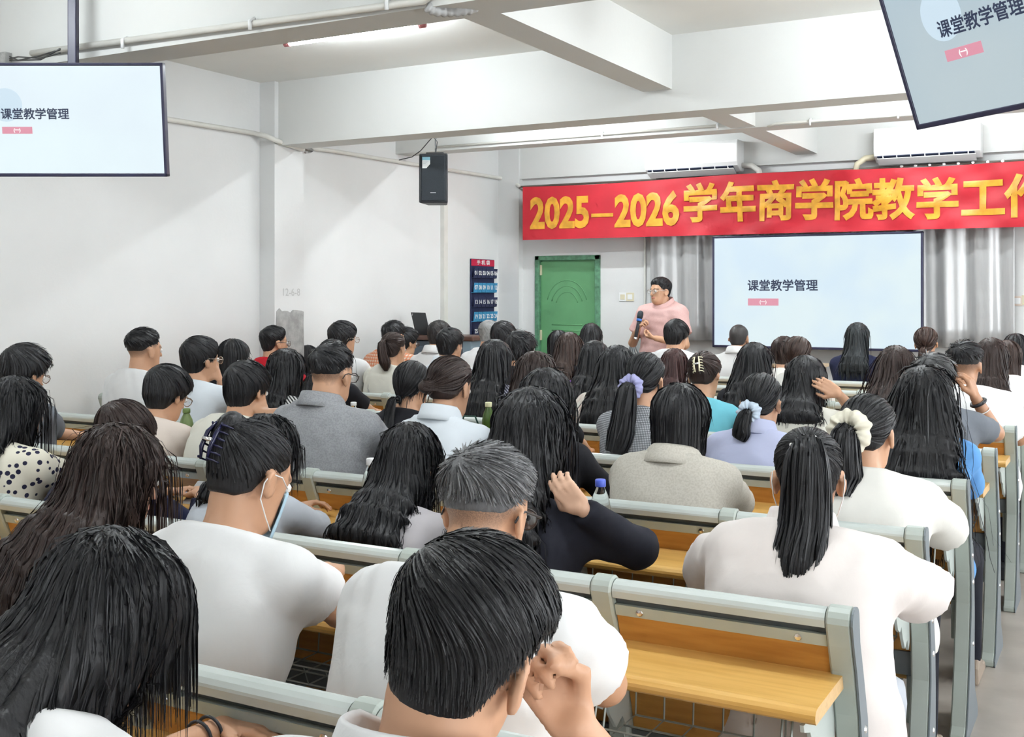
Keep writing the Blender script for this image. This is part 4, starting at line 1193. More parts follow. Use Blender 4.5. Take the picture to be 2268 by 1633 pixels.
    if bare: pass
    # collar ring
    if collar:
        n = 28; rings = []
        a = np.linspace(0, 2 * PI, n, endpoint=False)
        rx, ry = (nr_ + .020) * sc, (nr_ + .024) * sc
        cc = nkp + V3(0, -.006, .020 if collar != 'crew' else 0)
        slope = np.array([0, -.42, 0])
        def ring(k, z, gap=0):
            x = np.sin(a) * rx * k; y = -np.cos(a) * ry * k
            zz = z - np.where(y < 0, .24 * (y + ry), .24 * ry + .62 * y)
            return np.stack([cc[0] + x, cc[1] + y, cc[2] + zz + .012], 1)
        if collar == 'polo': prof = [(.98, .0), (.97, .026), (1.0, .034), (1.06, .030), (1.22, -.006), (1.34, -.026), (1.30, -.029), (1.05, .0)]
        elif collar == 'lapel': prof = [(1.0, .0), (1.0, .018), (1.04, .026), (1.18, .018), (1.5, -.012), (1.75, -.04), (1.70, -.043), (1.1, .0)]
        else: prof = [(1.0, -.01), (.99, .006), (1.03, .012), (1.08, .006), (1.08, -.012)]
        rings = np.array([ring(k, z) for k, z in prof])
        link('collar', loft_ring('collar', rings, sm), T)
    # ---- hair
    ph0 = rng.uniform(0, 6.28, 3)
    ths, tht = HTH[style]; ths += vol; tht += vol
    HLx, HLz = HL[style]
    back = []
    if style == 'long':
        c0 = Hc + Rh @ (V3(0, -.030, .01) * hs)
        c1 = Hc + Rh @ (V3(0, -.052, -.06) * hs)
        back = [c0, c1]
        zz = [s for s in (.97, .88, .76, .64, .5, .36, .2) if s > send + .03] + [send]
        yh = float((Hc + Rh @ (V3(0, -.100, -.01) * hs))[1])
        for s in zz:
            i = min(int(np.searchsorted(ss, s)) - 1, 5); i = max(i, 0)
            f_ = (s - ss[i]) / (ss[i + 1] - ss[i]); dpp = Dp[i] + (Dp[i + 1] - Dp[i]) * f_
            b_ = spine(s) - axes[i][1] * (dpp + off + .014)
            b_ = np.array([b_[0] * .5 + Hc[0] * .5 if s > .8 else b_[0], min(float(b_[1]), yh + .028 + .02 * (1 - s)), b_[2]], F4)
            back.append(b_)
        nb = len(back)
        bw = [(.070 + vol) * hw, (.080 + vol) * hw] + [(.088 + .016 * min(1, k / 3)) * hw + vol for k in range(nb - 2)]
        bt = [.07, .060] + [.046 - .024 * k / max(nb - 3, 1) for k in range(nb - 2)]
        bt = [b_ + vol * .5 for b_ in bt]
    def hair_d(P):
        qh = ((P - Hc) @ Rh) / hs
        ph = np.arctan2(np.abs(qh[:, 0]), -qh[:, 1])
        th = ths + (tht - ths) * sstep(qh[:, 2], -.01, .08)
        zc = np.interp(ph, HLx, HLz).astype(F4)
        if style in ('short', 'fade', 'mop', 'buzz', 'tied'): th = th * (.04 + .96 * sstep(qh[:, 2] - zc, 0, .06))
        d = smin(ell(qh, (0, -.012, .032), (.073, .093, .082)), ell(qh, (0, -.034, -.035), (.056, .052, .075)), .03)
        d = smin(d, ell(qh, (0, .020, .030), (.067, .068, .076)), .008) - th
        if style in ('bob', 'long'):
            cyl = np.sqrt((qh[:, 0] / (.080 + vol)) ** 2 + ((qh[:, 1] + .006) / (.088 + vol)) ** 2) - 1
            d = smin(d, np.maximum(cyl * .085, np.abs(qh[:, 2] + .06) - .10), .02)
        jag = .012 * np.sin(qh[:, 0] * 160 + ph0[0]) * np.sin(qh[:, 0] * 73 + ph0[1]) if style in ('bob',) else 0
        d = smax(d, zc + jag - qh[:, 2], .008 if style != 'bob' else .016)
        if style in ('bob', 'long'):
            d = smax(d, -((np.sqrt(qh[:, 0] ** 2 + ((qh[:, 1] - .10)) ** 2 * .8 + ((qh[:, 2] + .035) * .62) ** 2)) - .074), .012)
        for (c_, r_) in extra_vol: d = smin(d, ell(qh, c_, r_), .012)
        d = d * hs
        if back:
            for i in range(len(back) - 1):
                a, b = back[i], back[i + 1]
                ab = b - a; t = np.clip(((P - a) @ ab) / float(ab @ ab), 0, 1)
                r = P - a - t[:, None] * ab
                tt = ab / np.linalg.norm(ab); dv = np.cross(tt, X); dv /= np.linalg.norm(dv)
                w = bw[i] + (bw[i + 1] - bw[i]) * t; tk = bt[i] + (bt[i + 1] - bt[i]) * t
                k = np.sqrt((r[:, 0] / w) ** 2 + ((r @ dv.astype(F4)) / tk) ** 2 + ((r @ tt.astype(F4)) / .02) ** 2)
                d = smin(d, (k - 1) * tk, .026)
        for pl_, r0_, r1_ in lockd:
            for i in range(len(pl_) - 1):
                f0, f1 = i / (len(pl_) - 1), (i + 1) / (len(pl_) - 1)
                d = smin(d, seg(P, pl_[i], pl_[i + 1], r0_ + (r1_ - r0_) * f0, r0_ + (r1_ - r0_) * f1), .02)
        az = np.arctan2(P[:, 0] - Hc[0], -(P[:, 1] - Hc[1]))
        if lvl <= 2 and style in ('long', 'bob'): d = d + (.0016, .0016, .0013, 0)[lvl] * (np.sin(az * 37 + ph0[0] + 9 * P[:, 2]) + np.sin(az * 61 + ph0[1] - 12 * P[:, 2]))
        return d
    extra_vol = [e[1:] for e in extras if e[0] == 'bun']
    lockd = [(polyline([loc(p) for p in pl_], 7), r0_, r1_) for pl_, r0_, r1_ in locks]
    hp = [Hc + .15, Hc - .15 - V3(0, 0, .06)] + [b_ + .15 for b_ in back] + [b_ - .15 for b_ in back]
    for pl_, r0_, r1_ in lockd: hp += [p + r0_ + .02 for p in pl_] + [p - r0_ - .02 for p in pl_]
    for c_, r_ in extra_vol: hp += [Hc + Rh @ V3(*c_) + max(r_) + .02, Hc + Rh @ V3(*c_) - max(r_) - .02]
    hp = np.array(hp)
    Vh, Qh = surface(hair_d, hp.min(0), hp.max(0), hh)
    if row < 0: ns, r0, M_ = 2200, .0006, 16
    else: ns = (1500, 850, 400, 230)[lvl]; r0 = (.0007, .0009, .0012, .0016)[lvl]; M_ = (16, 14, 11, 8)[lvl]
    if style in ('buzz',): ns = 0
    Vall, Qall, Sh = [Vh], [Qh], [np.full(len(Vh), .45, F4)]
    tie = None
    if tail: tie = Hc + Rh @ (V3(*tail['at']) * hs)
    for e in extras:
        if e[0] == 'bun' and tie is None: tie = Hc + Rh @ V3(*e[1])
    if ns:
        u = rng.normal(0, 1, (ns * 3, 3)); u /= np.linalg.norm(u, axis=1, keepdims=True)
        long_ = style in ('long', 'bob')
        zmin = .25 if long_ else {'tied': -.65, 'mop': -.6, 'short': -.6, 'fade': -.1}.get(style, .1)
        ok = (u[:, 2] > zmin) & ~((u[:, 1] > .55) & (u[:, 2] < .55)) & ((u[:, 1] < .10) | (not long_))
        u = u[ok][:ns].astype(F4)
        P0 = (Hc + (V3(0, -.012, .03) + u * V3(.09, .108, .10)) @ Rh.T).astype(F4)
        crown = Hc + Rh @ V3(0, -.045, .11)
        q0 = ((P0 - Hc) @ Rh) / hs
        scl = 1.0; stopf = None
        if long_:
            def stopf(P):
                w_ = ((P - Hc) @ Rh) / hs
                return (w_[:, 1] > .050) & (w_[:, 2] < .05)
        if not long_ and tie is None:
            scl = np.clip((q0[:, 2] - np.interp(np.arctan2(np.abs(q0[:, 0]), -q0[:, 1]), HLx, HLz)) / .075, 0, 1) ** 1.2
            keep = scl > .01; scl = .16 + .84 * scl; P0 = P0[keep]; scl = scl[keep]
        elif tie is not None and not long_:
            keep = q0[:, 2] > np.interp(np.arctan2(np.abs(q0[:, 0]), -q0[:, 1]), HLx, HLz) + .004; P0 = P0[keep]
        cw = (Rh @ V3(*(comb or (.3, .9, -.3)))).astype(F4)
        def cf(P, i):
            if tie is not None: return tie - P
            w = np.tile(V3(0, 0, -1), (len(P), 1))
            rad = P - crown; rad = rad / np.maximum(np.linalg.norm(rad, axis=1, keepdims=True), 1e-5)
            if long_: return w + .5 * rad
            qz = ((P - Hc) @ Rh)[:, 2]
            k = sstep(qz, -.02, .07)[:, None]
            return (1 - k) * (w + .3 * rad) + k * (cw + .5 * rad)
        total = {'short': .055, 'fade': .045, 'mop': .085, 'tied': .16, 'bob': .24}.get(style, .16)
        if style == 'long': total = .26 + float(Hc[2] - back[-1][2]) * 1.20
        lk = .0035 * spiky
        path, nrm = trace(hair_d, P0, cf, M_, total / M_, lambda t, g, n: (.0003 + lk * 6 * t * t + .0011 * g.random(n)).astype(F4), rng, scale=scl, stop=stopf, free_end=.72 if style == 'long' else .5, curl=curl + (.05 if not long_ else .03))
        if style == 'long' and len(Vh):
            low = Vh[Vh[:, 2] < Hc[2] - .05 * hs]
            wl = ((low - Hc) @ Rh)[:, 1]; low = low[wl < .02]
            if len(low):
                n2 = min(int(ns * .8), len(low)); P2 = low[rng.choice(len(low), n2, replace=False)]
                path2, nrm2 = trace(hair_d, P2.astype(F4), lambda P, i: np.tile(V3(0, 0, -1), (len(P), 1)), M_, .22 / M_, lambda t, g, n: (.0004 + .0013 * g.random(n)).astype(F4), rng, free_end=.72, curl=curl + .03, stop=stopf)
                path = np.concatenate([path, path2]); nrm = np.concatenate([nrm, nrm2])
        rr = r0 * rng.uniform(.7, 1.4, (len(path), 1)) * (1 - .75 * np.linspace(0, 1, M_)[None] ** 2)
        Vt, Qt = ribbons(path, nrm, rr.astype(F4), 2.0)
        Vall.append(Vt); Qall.append(Qt + len(Vh)); Sh.append(np.repeat(rng.uniform(.0, 1.0, len(path)) ** 2 * 1.6, M_ * 2).astype(F4))
    hm = hair_mat(hair, hi)
    link('hair', np_mesh('hair', np.concatenate(Vall), np.concatenate(Qall), hm, {'shade': np.concatenate(Sh)}), T)
    # ---- tied tail
    if tail:
        L = tail.get('len', .3); outv = V3(*tail.get('out', (0, -.05, -.01)))
        p0 = tie; p1 = tie + Rh @ outv
        drop = [p0, p1]
        if 'path' in tail: drop = [p0] + [loc(w) for w in tail['path']]
        else:
            sx = tail.get('sway', 0)
            for k in (.45, .75, 1.0):
                z = p1[2] - L * k
                s = (z - h0[2]) / max(float(N[2] - h0[2]), .01); s = min(max(s, 0), 1)
                i = max(min(int(np.searchsorted(ss, s)) - 1, 5), 0); f_ = (s - ss[i]) / (ss[i + 1] - ss[i]); dpp = Dp[i] + (Dp[i + 1] - Dp[i]) * f_
                yb_ = spine(s)[1] - dpp - off - .03
                drop.append(np.array([p1[0] + sx * k + rng.normal(0, .003), min(p1[1] - .01, max(yb_, p1[1] - .06)) if s < .97 else p1[1] - .015, z], F4))
        nt_ = (700, 600, 300, 110)[lvl]; Mt = (20, 16, 12, 8)[lvl]
        core = polyline(drop, Mt)
        fat = tail.get('fat', .034); t_ = np.linspace(0, 1, Mt)
        prof = np.interp(t_, [0, .08, .35, .75, 1], [.26, .34, .80, 1.0, tail.get('tip', .30)]) * fat
        tg = np.gradient(core, axis=0); tg /= np.linalg.norm(tg, axis=1, keepdims=True)
        b_ = np.cross(tg, V3(0, 1, 0)); bad = np.linalg.norm(b_, axis=1) < .15
        b_[bad] = X; b_ /= np.linalg.norm(b_, axis=1, keepdims=True); n_ = np.cross(b_, tg)
        th_ = rng.uniform(0, 6.28, nt_); rho = np.sqrt(rng.uniform(.15, 1, nt_)); ex = rng.uniform(.80, 1.06, nt_)
        tt = np.clip(t_[None] * ex[:, None], 0, 1.06)
        def lin(A): return np.stack([np.interp(tt, t_, A[:, k]) for k in range(3)], 2)
        tw = th_[:, None] + .5 * (t_[None] - .5) * rng.normal(0, 1, (nt_, 1))
        path = lin(core) + (rho[:, None] * np.interp(tt, t_, prof))[..., None] * (np.cos(tw)[..., None] * lin(b_) * 1.0 + np.sin(tw)[..., None] * lin(n_) * .72)
        nrm = np.cos(tw)[..., None] * lin(b_) + np.sin(tw)[..., None] * lin(n_)
        rr = (r0 * 1.6) * rng.uniform(.7, 1.4, (nt_, 1)) * (1 - .7 * t_[None] ** 3)
        Vt, Qt = ribbons(path.astype(F4), nrm.astype(F4), rr.astype(F4), 2.0)
        a = np.linspace(0, 2 * PI, 12, endpoint=False)
        cr = core[:, None] + (prof * .86)[:, None, None] * (np.cos(a)[None, :, None] * b_[:, None] + .72 * np.sin(a)[None, :, None] * n_[:, None])
        i = (np.arange(Mt - 1)[:, None] * 12 + np.arange(12)[None]).reshape(-1); j = (np.arange(Mt - 1)[:, None] * 12 + (np.arange(12)[None] + 1) % 12).reshape(-1)
        Qc = np.stack([i, j, j + 12, i + 12], 1); Vc = cr.reshape(-1, 3)
        link('ponytail', np_mesh('ponytail', np.concatenate([Vc, Vt]), np.concatenate([Qc, Qt + len(Vc)]), hm, {'shade': np.concatenate([np.full(len(Vc), .3), np.repeat(rng.uniform(.1, 1.2, nt_), Mt * 2)])}), T)
        if 'band' in tail:
            bm_ = tail['band']; z_ = core[1] - core[0]; z_ = z_ / np.linalg.norm(z_); x_ = np.cross(z_, V3(0, .3, 1)); x_ /= np.linalg.norm(x_); y_ = np.cross(z_, x_)
            if bm_[0] == 'scrunchie':
                o = link('scrunchie', scrunchie_mesh(cloth_mat(bm_[1], bm_[2]), bm_[3], bm_[4], int(px)), T)
                rot_to(o, np.stack([x_, y_, z_], 1), core[0] + z_ * .012)
            else:
                o = MB().tube([(math.cos(k) * .016, math.sin(k) * .016, 0) for k in np.linspace(0, 2 * PI, 15)], .004, 6, False).obj('hair_tie', M_BLACK, T, smooth=True)
                rot_to(o, np.stack([x_, y_, z_], 1), core[0] + z_ * .008)
                if bm_[0] == 'pearls':
                    for k, (dx_, rp) in enumerate(((-.030, .0045), (-.012, .0062), (.024, .0062))):
                        p_ = MB().lathe([(rp * math.sin(b), rp * math.cos(b)) for b in np.linspace(.05, PI - .05, 8)], 12).obj('pearl', mat('pearl', (.85, .83, .8), .2), T, smooth=True)
                        p_.location = [float(c) for c in core[0] + V3(dx_, -.030, .020 + .35 * dx_)]
    # ---- accessories in head space
    for e in extras:
        if e[0] == 'claw':
            _, c_, m_, s_ = e[:4]
            cw_ = empty('hair_claw', parent=T); tiltc = e[4] if len(e) > 4 else 0
            rot_to(cw_, Rh @ rot(0, 0, tiltc), Hc + Rh @ V3(*c_))
            for sd in (-1, 1):
                MB().tube([(sd * .012 * s_, -.004, .05 * s_), (sd * .017 * s_, -.012, .02 * s_), (sd * .017 * s_, -.012, -.02 * s_), (sd * .012 * s_, -.004, -.05 * s_)], [.003 * s_, .006 * s_, .006 * s_, .003 * s_], 8).obj('jaw', m_, cw_, smooth=True)
                for k in range(6):
                    z = (-.045 + .018 * k) * s_
                    MB().tube([(sd * .016 * s_, -.010, z), (sd * .030 * s_, .0, z), (sd * .034 * s_, .016, z), (sd * .026 * s_, .03, z)], [.0032 * s_, .003 * s_, .0026 * s_, .0015 * s_], 6).obj('tooth', m_, cw_, smooth=True)
            MB().tube([(-.016 * s_, -.016, 0), (.016 * s_, -.016, 0)], .006 * s_, 8).obj('spring', M_CHROME, cw_, smooth=True)
        if e[0] == 'mask':
            mk = empty('face_mask', parent=T); rot_to(mk, Rh, Hc)
            u = np.linspace(-1.05, 1.05, 13); z = np.linspace(-.108, -.004, 7)
            ring = np.array([[(math.sin(a) * (.0635 + .1 * min(0, zz + .05)), .030 + math.cos(a) * .070, zz) for zz in z] for a in u], F4)
            i = (np.arange(12)[:, None] * 7 + np.arange(6)[None]).reshape(-1)
            o = link('mask_sheet', np_mesh('mask_sheet', ring.reshape(-1, 3), np.stack([i, i + 7, i + 8, i + 1], 1), mat('mask_blue', (.42, .60, .72), .8)), mk)
            o.modifiers.new('thickness', 'SOLIDIFY').thickness = .002
            for sd in (-1, 1):
                MB().tube([(sd * .066, .055, 0), (sd * .078, .02, .015), (sd * .083, -.018, .012), (sd * .084, -.028, -.012), (sd * .080, -.02, -.045), (sd * .070, .02, -.075), (sd * .058, .055, -.095)], .0014, 6).obj('ear_loop', M_WHITEPL, mk, smooth=True)
        if e[0] == 'clip':
            o = MB().tube([(-.012, 0, .018), (.012, 0, .018), (.012, 0, -.018), (-.012, 0, -.018), (-.012, 0, .018)], .0035, 4).obj('hair_clip', M_WHITEPL, T); rot_to(o, Rh, Hc + Rh @ V3(*e[1]))
        if e[0] == 'watch':
            a = arms[e[1]]; u_ = (a['E'] - a['W']); u_ = u_ / np.linalg.norm(u_); x_ = np.cross(u_, V3(0, 0, 1)); x_ /= np.linalg.norm(x_); y_ = np.cross(u_, x_)
            for nm_, dd, r_, m_ in (('wrist_watch', .03, .008, M_BLACK), ('bracelet', .075, .0025, M_WHITEPL)) if e[2] == 'watch' else (('wrist_band', .03, .003, M_BLACK), ('wrist_band', .055, .003, M_BLACK)):
                o = MB().tube([(math.cos(k) * (.031 * ar + .002), math.sin(k) * (.031 * ar + .002), 0) for k in np.linspace(0, 2 * PI, 21)], r_, 6, False).obj(nm_, m_, T, smooth=True)
                rot_to(o, np.stack([x_, y_, u_], 1), a['W'] + u_ * dd)
        if e[0] == 'strap':
            o = MB().tube([Vector([float(c) for c in p]) for p in polyline([spine(.95) + V3(-.09, -.05, .05), spine(.75) + V3(-.08, -.125, 0), spine(.5) + V3(0.0, -.135, 0), spine(.2) + V3(.10, -.145, 0)], 10)], .004, 6).obj('bag_strap', mat('strap_grey', (.3, .29, .27), .6), T, smooth=True)
    if glasses:
        gm = M_GLS if glasses == 'dark' else M_GLSM
        g = empty('glasses', parent=T); rot_to(g, Rh, Hc)
        for s in (-1, 1):
            rim = [(s * .033 + math.cos(k) * .025, .103 - .1 * abs(math.cos(k)) * .02, .004 + math.sin(k) * .020) for k in np.linspace(0, 2 * PI, 17)]
            MB().tube(rim, .0018, 5, False).obj('rim', gm, g, smooth=True)
            MB().prism([(p_[0], p_[2]) for p_ in rim[:-1]], .1025, .1035, 'y').obj('lens', M_LENS, g)
            MB().tube([(s * .058, .102, .008), (s * .074, .085, .009), (s * .083, .0, .012), (s * .083, -.02, .006), (s * .081, -.032, -.012)], .0022, 6).obj('temple', gm, g, smooth=True)
        MB().tube([(-.009, .104, .008), (0, .106, .012), (.009, .104, .008)], .0018, 5).obj('bridge', gm, g, smooth=True)
    # ---- legs
    lg = []
    for s in (-1, 1):
        hj = V3(s * .085, .03 if not standing else 0, hipz - (.01 if not standing else .04))
        if standing: kn, an = V3(s * .10, .02, .50), V3(s * .105, -.01, .09)
        else: kn, an = V3(s * .11, .40, .50), V3(s * .12, .36, .09)
        lg.append((hj, kn, an))
    def legs(P):
        d = ell(P, (0, 0, hipz - .015), (.165 * sc, .125 * sc, .09))
        for hj, kn, an in lg:
            d = smin(d, smin(seg(P, hj, kn, .080 * sc, .058 * sc), seg(P, kn, an, .058 * sc, .046 * sc), .02), .03)
        return d
    Vl, Ql = surface(legs, (-.25, -.2, .03), (.25, .52, hipz + .1), .034)
    link('trousers', np_mesh('trousers', Vl, Ql, cloth(pants)), T)
    for hj, kn, an in lg:
        o = MB().prism([(-.08, 0), (-.08, .07), (-.05, .095), (.03, .085), (.08, .055), (.14, .045), (.165, .02), (.165, 0)], -.04, .04, 'x').obj('shoe', M_BLACK if not female else mat('shoe_tan', (.35, .28, .22), .5), T, bevel=.012)
        o.location = (float(an[0]), float(an[1]) + .01, 0)
    CENSUS.append((label, base, Hw))
    return T, dict(Hc=Hc, Rh=Rh, arms=arms, base=base, T=T, spine=spine)
# ------------------------------------------------------------------ the audience
M_NAVYC = mat('navy_claw', (.012, .013, .05), .2); M_CREAMC = mat('cream_claw', (.80, .74, .52), .35)
W_ = lambda px, py, Y: tuple(at(px, py, Y=Y))
# row nearest the camera
person(1030, 1186, -1, .50, 'person in a white polo shirt in the foreground resting cheek on one hand', 'short', 'white', female=False, roll=15, pitch=14, yaw=4, collar='polo', fine=True, comb=(.95, .25, -.2), spiky=.22, hi=(.05, .05, .053),
       armR=dict(elbow=W_(1405, 1800, 1.26), wrist=W_(1275, 1612, 1.20), dir=(-.62, .0, .78), palm=(.55, -.62, .45), curl=1.45, size=.92), armL=dict(wrist=(-.98, 1.36, .79), dir=(.9, .5, 0)), hx=-.10, hs=.97, skin=SKIN, build=1.03)
person(230, 1190, -1, .52, 'person in a white top in the left foreground with one banded wrist on the desk', 'long', 'white', pitch=40, yaw=-4, send=.92, hw=1.02, neck=(0, -.13, -.075), fine=True, vol=.004, hx=.02, locks=(([W_(345, 1290, 1.09), W_(366, 1400, 1.11), W_(372, 1495, 1.12)], .040, .024), ([W_(120, 1380, 1.02), W_(100, 1500, .99), W_(90, 1620, .97)], .035, .018)),
       armL=dict(elbow=W_(330, 1760, 1.25), wrist=W_(492, 1612, 1.42), dir=(1, .25, .02), palm=(0, -.2, -1), curl=.35), extras=(('watch', 'L', 'bands'),))
# row 0
person(262, 948, 0, .47, 'person in a black sleeveless top leaning left of the white T-shirt with a hair claw', 'long', 'black', hair=HB, pitch=18, yaw=-14, roll=-6, send=.25, hw=1.15, sleeve='none', glasses='dark', hx=-.16, vol=.006, skin=SKIN_L,
       armR=dict(elbow=W_(352, 1225, 2.02), wrist=W_(400, 1190, 2.2)))
person(553, 938, 0, .40, 'person in a white T-shirt wearing a navy hair claw and a face mask', 'tied', 'white', pitch=26, yaw=-8, build=1.06, loose=.010, hx=-.02, slvf=.48,
       extras=(('bun', (-.012, -.088, .070), (.034, .034, .050)), ('claw', (-.012, -.118, .040), M_NAVYC, .85, 4), ('mask',)),
       armR=dict(elbow=W_(765, 1365, 2.06), wrist=W_(735, 1255, 2.26)), neckline=(0, .45, .85))
person(1078, 990, 0, .40, 'person in a white shirt and glasses just behind the foreground white polo', 'fade', 'white', hair=HG, hi=(.32, .32, .33), female=False, pitch=16, collar='polo', glasses='dark', spiky=.5, build=1.08, loose=.012, hx=-.05, skin=SKIN, slvf=.60,
       armR=dict(elbow=W_(1340, 1515, 1.97), wrist=W_(1230, 1470, 2.16)))
# row 1
person(38, 835, 1, .34, 'person in a cream blouse with dark floral dots at the left edge', 'long', 'floral', send=.50, hw=1.10, pitch=12, loose=.012, hx=-.03, sleeve='elbow')
person(272, 893, 1, .50, 'person with navy sleeves looking down at a phone behind the black top', 'mop', 'navy', hair=HB, pitch=30, glasses='metal', sleeve='long', hx=.03, vol=.006)
person(592, 922, 1, .50, 'person in a grey blue shirt partly hidden behind the navy hair claw', 'long', 'bluegrey', pitch=26, yaw=-6, send=.80, sleeve='long', hx=.02, armR=dict(elbow=W_(700, 1165, 2.95), wrist=W_(640, 1140, 3.1)))
person(908, 940, 1, .40, 'person in a lilac grey T-shirt between two nearer white shirts', 'long', 'lilac', pitch=18, send=.72, hw=1.05, hx=-.02, curl=.10)
person(1180, 872, 1, .42, 'person in a black cardigan raising a hand to the head beside the water bottle', 'long', 'ink', pitch=14, yaw=-4, send=.66, hw=1.05, vol=.014, sleeve='long', fine=True, loose=.010, hx=.0, neck=(0, -.05, -.185),
       armR=dict(elbow=W_(1412, 1215, 2.84), wrist=W_(1250, 1100, 2.58), dir=(-.70, .0, .65), palm=(-.2, .8, .1), curl=.45), skin=SKIN_L)
person(1790, 952, 1, .33, 'person in a loose white blouse with a pearl hair tie on the right', 'tied', 'blush', pitch=16, yaw=13, tail=dict(at=(0, -.100, .060), len=.345, fat=.070, tip=.30, band=('pearls',)), loose=.030, sleeve='elbow', collar='polo', extras=(('mask',),), build=1.02,
       armR=dict(elbow=W_(2040, 1300, 2.92), wrist=(-.72, 3.02, .80)), armL=dict(elbow=W_(1565, 1270, 2.92), wrist=(-.88, 3.04, .80)), hx=.0, pants='bluegrey')
# row 2
person(54, 767, 2, .22, 'person with glasses and grey sleeves at the far left behind the floral blouse', 'mop', 'slate', female=False, pitch=20, glasses='metal', spiky=.8, sleeve='elbow', vol=.008, armR=dict(wrist=W_(125, 948, 4.0)))
person(370, 812, 2, .38, 'person in a pale pink T-shirt beside the olive bottle', 'mop', 'pinkcream', pitch=24, glasses='metal', vol=.006, loose=.012)
person(547, 800, 2, .38, 'person in a cream T-shirt with a hand to the cheek left of the grey shirt', 'mop', 'cream', female=False, pitch=14, loose=.006, armR=dict(face=(.085, .03, -.09), pole=(.9, .3, -.5), dir=(-.5, .2, .6)))
person(735, 763, 2, .36, 'person in a grey button-down shirt and glasses', 'fade', 'grey', female=False, pitch=10, glasses='dark', collar='polo', loose=.010, build=1.05, sleeve='elbow', spiky=.3)
person(997, 793, 2, .40, 'person in a pale blue collared shirt beside the dark green bottle', 'tied', 'icewhite', hair=(.022, .013, .011), pitch=16, collar='polo', vol=.004, extras=(('bun', (-.040, -.100, -.015), (.040, .028, .028)),), sleeve='elbow', loose=.008)
person(1210, 824, 2, .46, 'person in black with a white hair clip behind the black cardigan', 'long', 'black', pitch=16, send=.70, vol=.010, sleeve='long', extras=(('clip', (.098, -.01, -.05)),), hx=.03)
person(1508, 856, 2, .34, 'person in a beige linen jacket with wide collar', 'bob', 'linen', pitch=10, collar='lapel', loose=.022, sleeve='long', vol=.008)
person(1922, 880, 2, .33, 'person in a white T-shirt with a large cream scrunchie', 'tied', 'offwhite', pitch=14, yaw=-6, loose=.020, sleeve='elbow', tail=dict(at=(-.022, -.100, -.005), len=.19, fat=.062, tip=.5, band=('scrunchie', 'creamband', (.74, .70, .58), .042, .026)),
       armR=dict(elbow=W_(2105, 1175, 3.85), wrist=(-.62, 3.95, .80)), vol=.005)
# row 3
person(320, 727, 3, .30, 'person in a white T-shirt nearest the left wall, turned to the right', 'fade', 'white', female=False, pitch=4, yaw=-10, loose=.010, spiky=.3)
person(445, 745, 3, .32, 'person in a light blue shirt and glasses with chin on hand', 'mop', 'icewhite', female=False, pitch=4, yaw=-14, glasses='metal', armR=dict(face=(.02, .12, -.12), pole=(.4, .2, -1), dir=(-.1, -.2, .8)))
person(635, 774, 3, .34, 'person in a black and white striped top left of the grey shirt', 'long', 'zebra', send=.75, pitch=10)
person(913, 804, 3, .34, 'person in a black T-shirt left of the pale blue collared shirt', 'tied', 'black', pitch=14, vol=.006, tail=dict(at=(-.01, -.085, -.075), len=.16, fat=.030, band=('tie',)))
person(1187, 783, 3, .36, 'person in dark clothes just behind the white hair clip', 'long', 'black', hair=HB, pitch=14, send=.8, vol=.006)
person(1430, 785, 3, .34, 'person in a grey gingham jacket with a lilac scrunchie', 'tied', 'gingham', pitch=10, sleeve='long', vol=.004, tail=dict(at=(-.02, -.100, -.035), len=.27, fat=.062, tip=.75, sway=-.03, band=('scrunchie', 'lilacband', (.40, .40, .66), .034, .021)))
person(1686, 830, 3, .32, 'person in a lavender shirt with a pale blue scrunchie', 'tied', 'lavender', pitch=12, collar='polo', sleeve='long', loose=.012, vol=.003, tail=dict(at=(-.015, -.100, -.050), len=.10, fat=.040, tip=.8, sway=-.02, band=('scrunchie', 'iceband', (.58, .68, .80), .030, .019)))
person(2045, 818, 3, .26, 'person in a blue shirt seated at the aisle on the right', 'long', 'blue', pitch=6, send=.22, hw=1.28, vol=.012, sleeve='elbow', armR=dict(elbow=W_(2150, 1090, 4.72), wrist=(-.66, 4.86, .80)))
# row 4
person(518, 752, 4, .36, 'person with glasses half hidden behind the light blue shirt', 'bob', 'black', glasses='dark', yaw=-10)
person(682, 766, 6, .36, 'person in dark clothes mostly hidden between the striped top and the grey shirt', 'bob', 'ink')
person(738, 752, 4, .38, 'person showing just above the grey shirt', 'long', 'black', send=.7)
person(1097, 754, 4, .36, 'person in a navy top with thin diagonal stripes', 'long', 'stripes', send=.55, pitch=6, vol=.004, hw=1.1)
person(1368, 769, 4, .34, 'person in a cream lace blouse left of the lilac scrunchie', 'long', 'lace', send=.66, pitch=10, loose=.014, vol=.006)
person(1560, 784, 4, .36, 'person in a turquoise top with a cream hair claw', 'tied', 'turquoise', hair=HB, pitch=20, vol=.006, extras=(('bun', (0, -.092, .05), (.034, .03, .045)), ('claw', (0, -.124, .03), M_CREAMC, .8, -10)))
person(1785, 794, 4, .36, 'person in a cream T-shirt with a hand resting on the head', 'long', 'cream', pitch=12, send=.84, vol=.012, curl=.35, fine=True, loose=.012, armR=dict(elbow=W_(1885, 905, 5.55), wrist=W_(1856, 872, 5.31), dir=(-.85, .05, .5), palm=(-.3, .9, -.2), curl=.25))
person(2068, 783, 4, .40, 'person in a slate grey T-shirt with a black watch raising a hand to the ear', 'mop', 'slate', hair=(.018, .018, .02), hi=(.2, .2, .2), female=False, pitch=12, spiky=1.2, fine=True, glasses='metal', skin=SKIN_D, armR=dict(elbow=W_(2205, 960, 5.62), wrist=W_(2160, 880, 5.56), dir=(-.25, -.05, .9), palm=(-.9, .2, 0), curl=.8), extras=(('watch', 'R', 'watch'),))
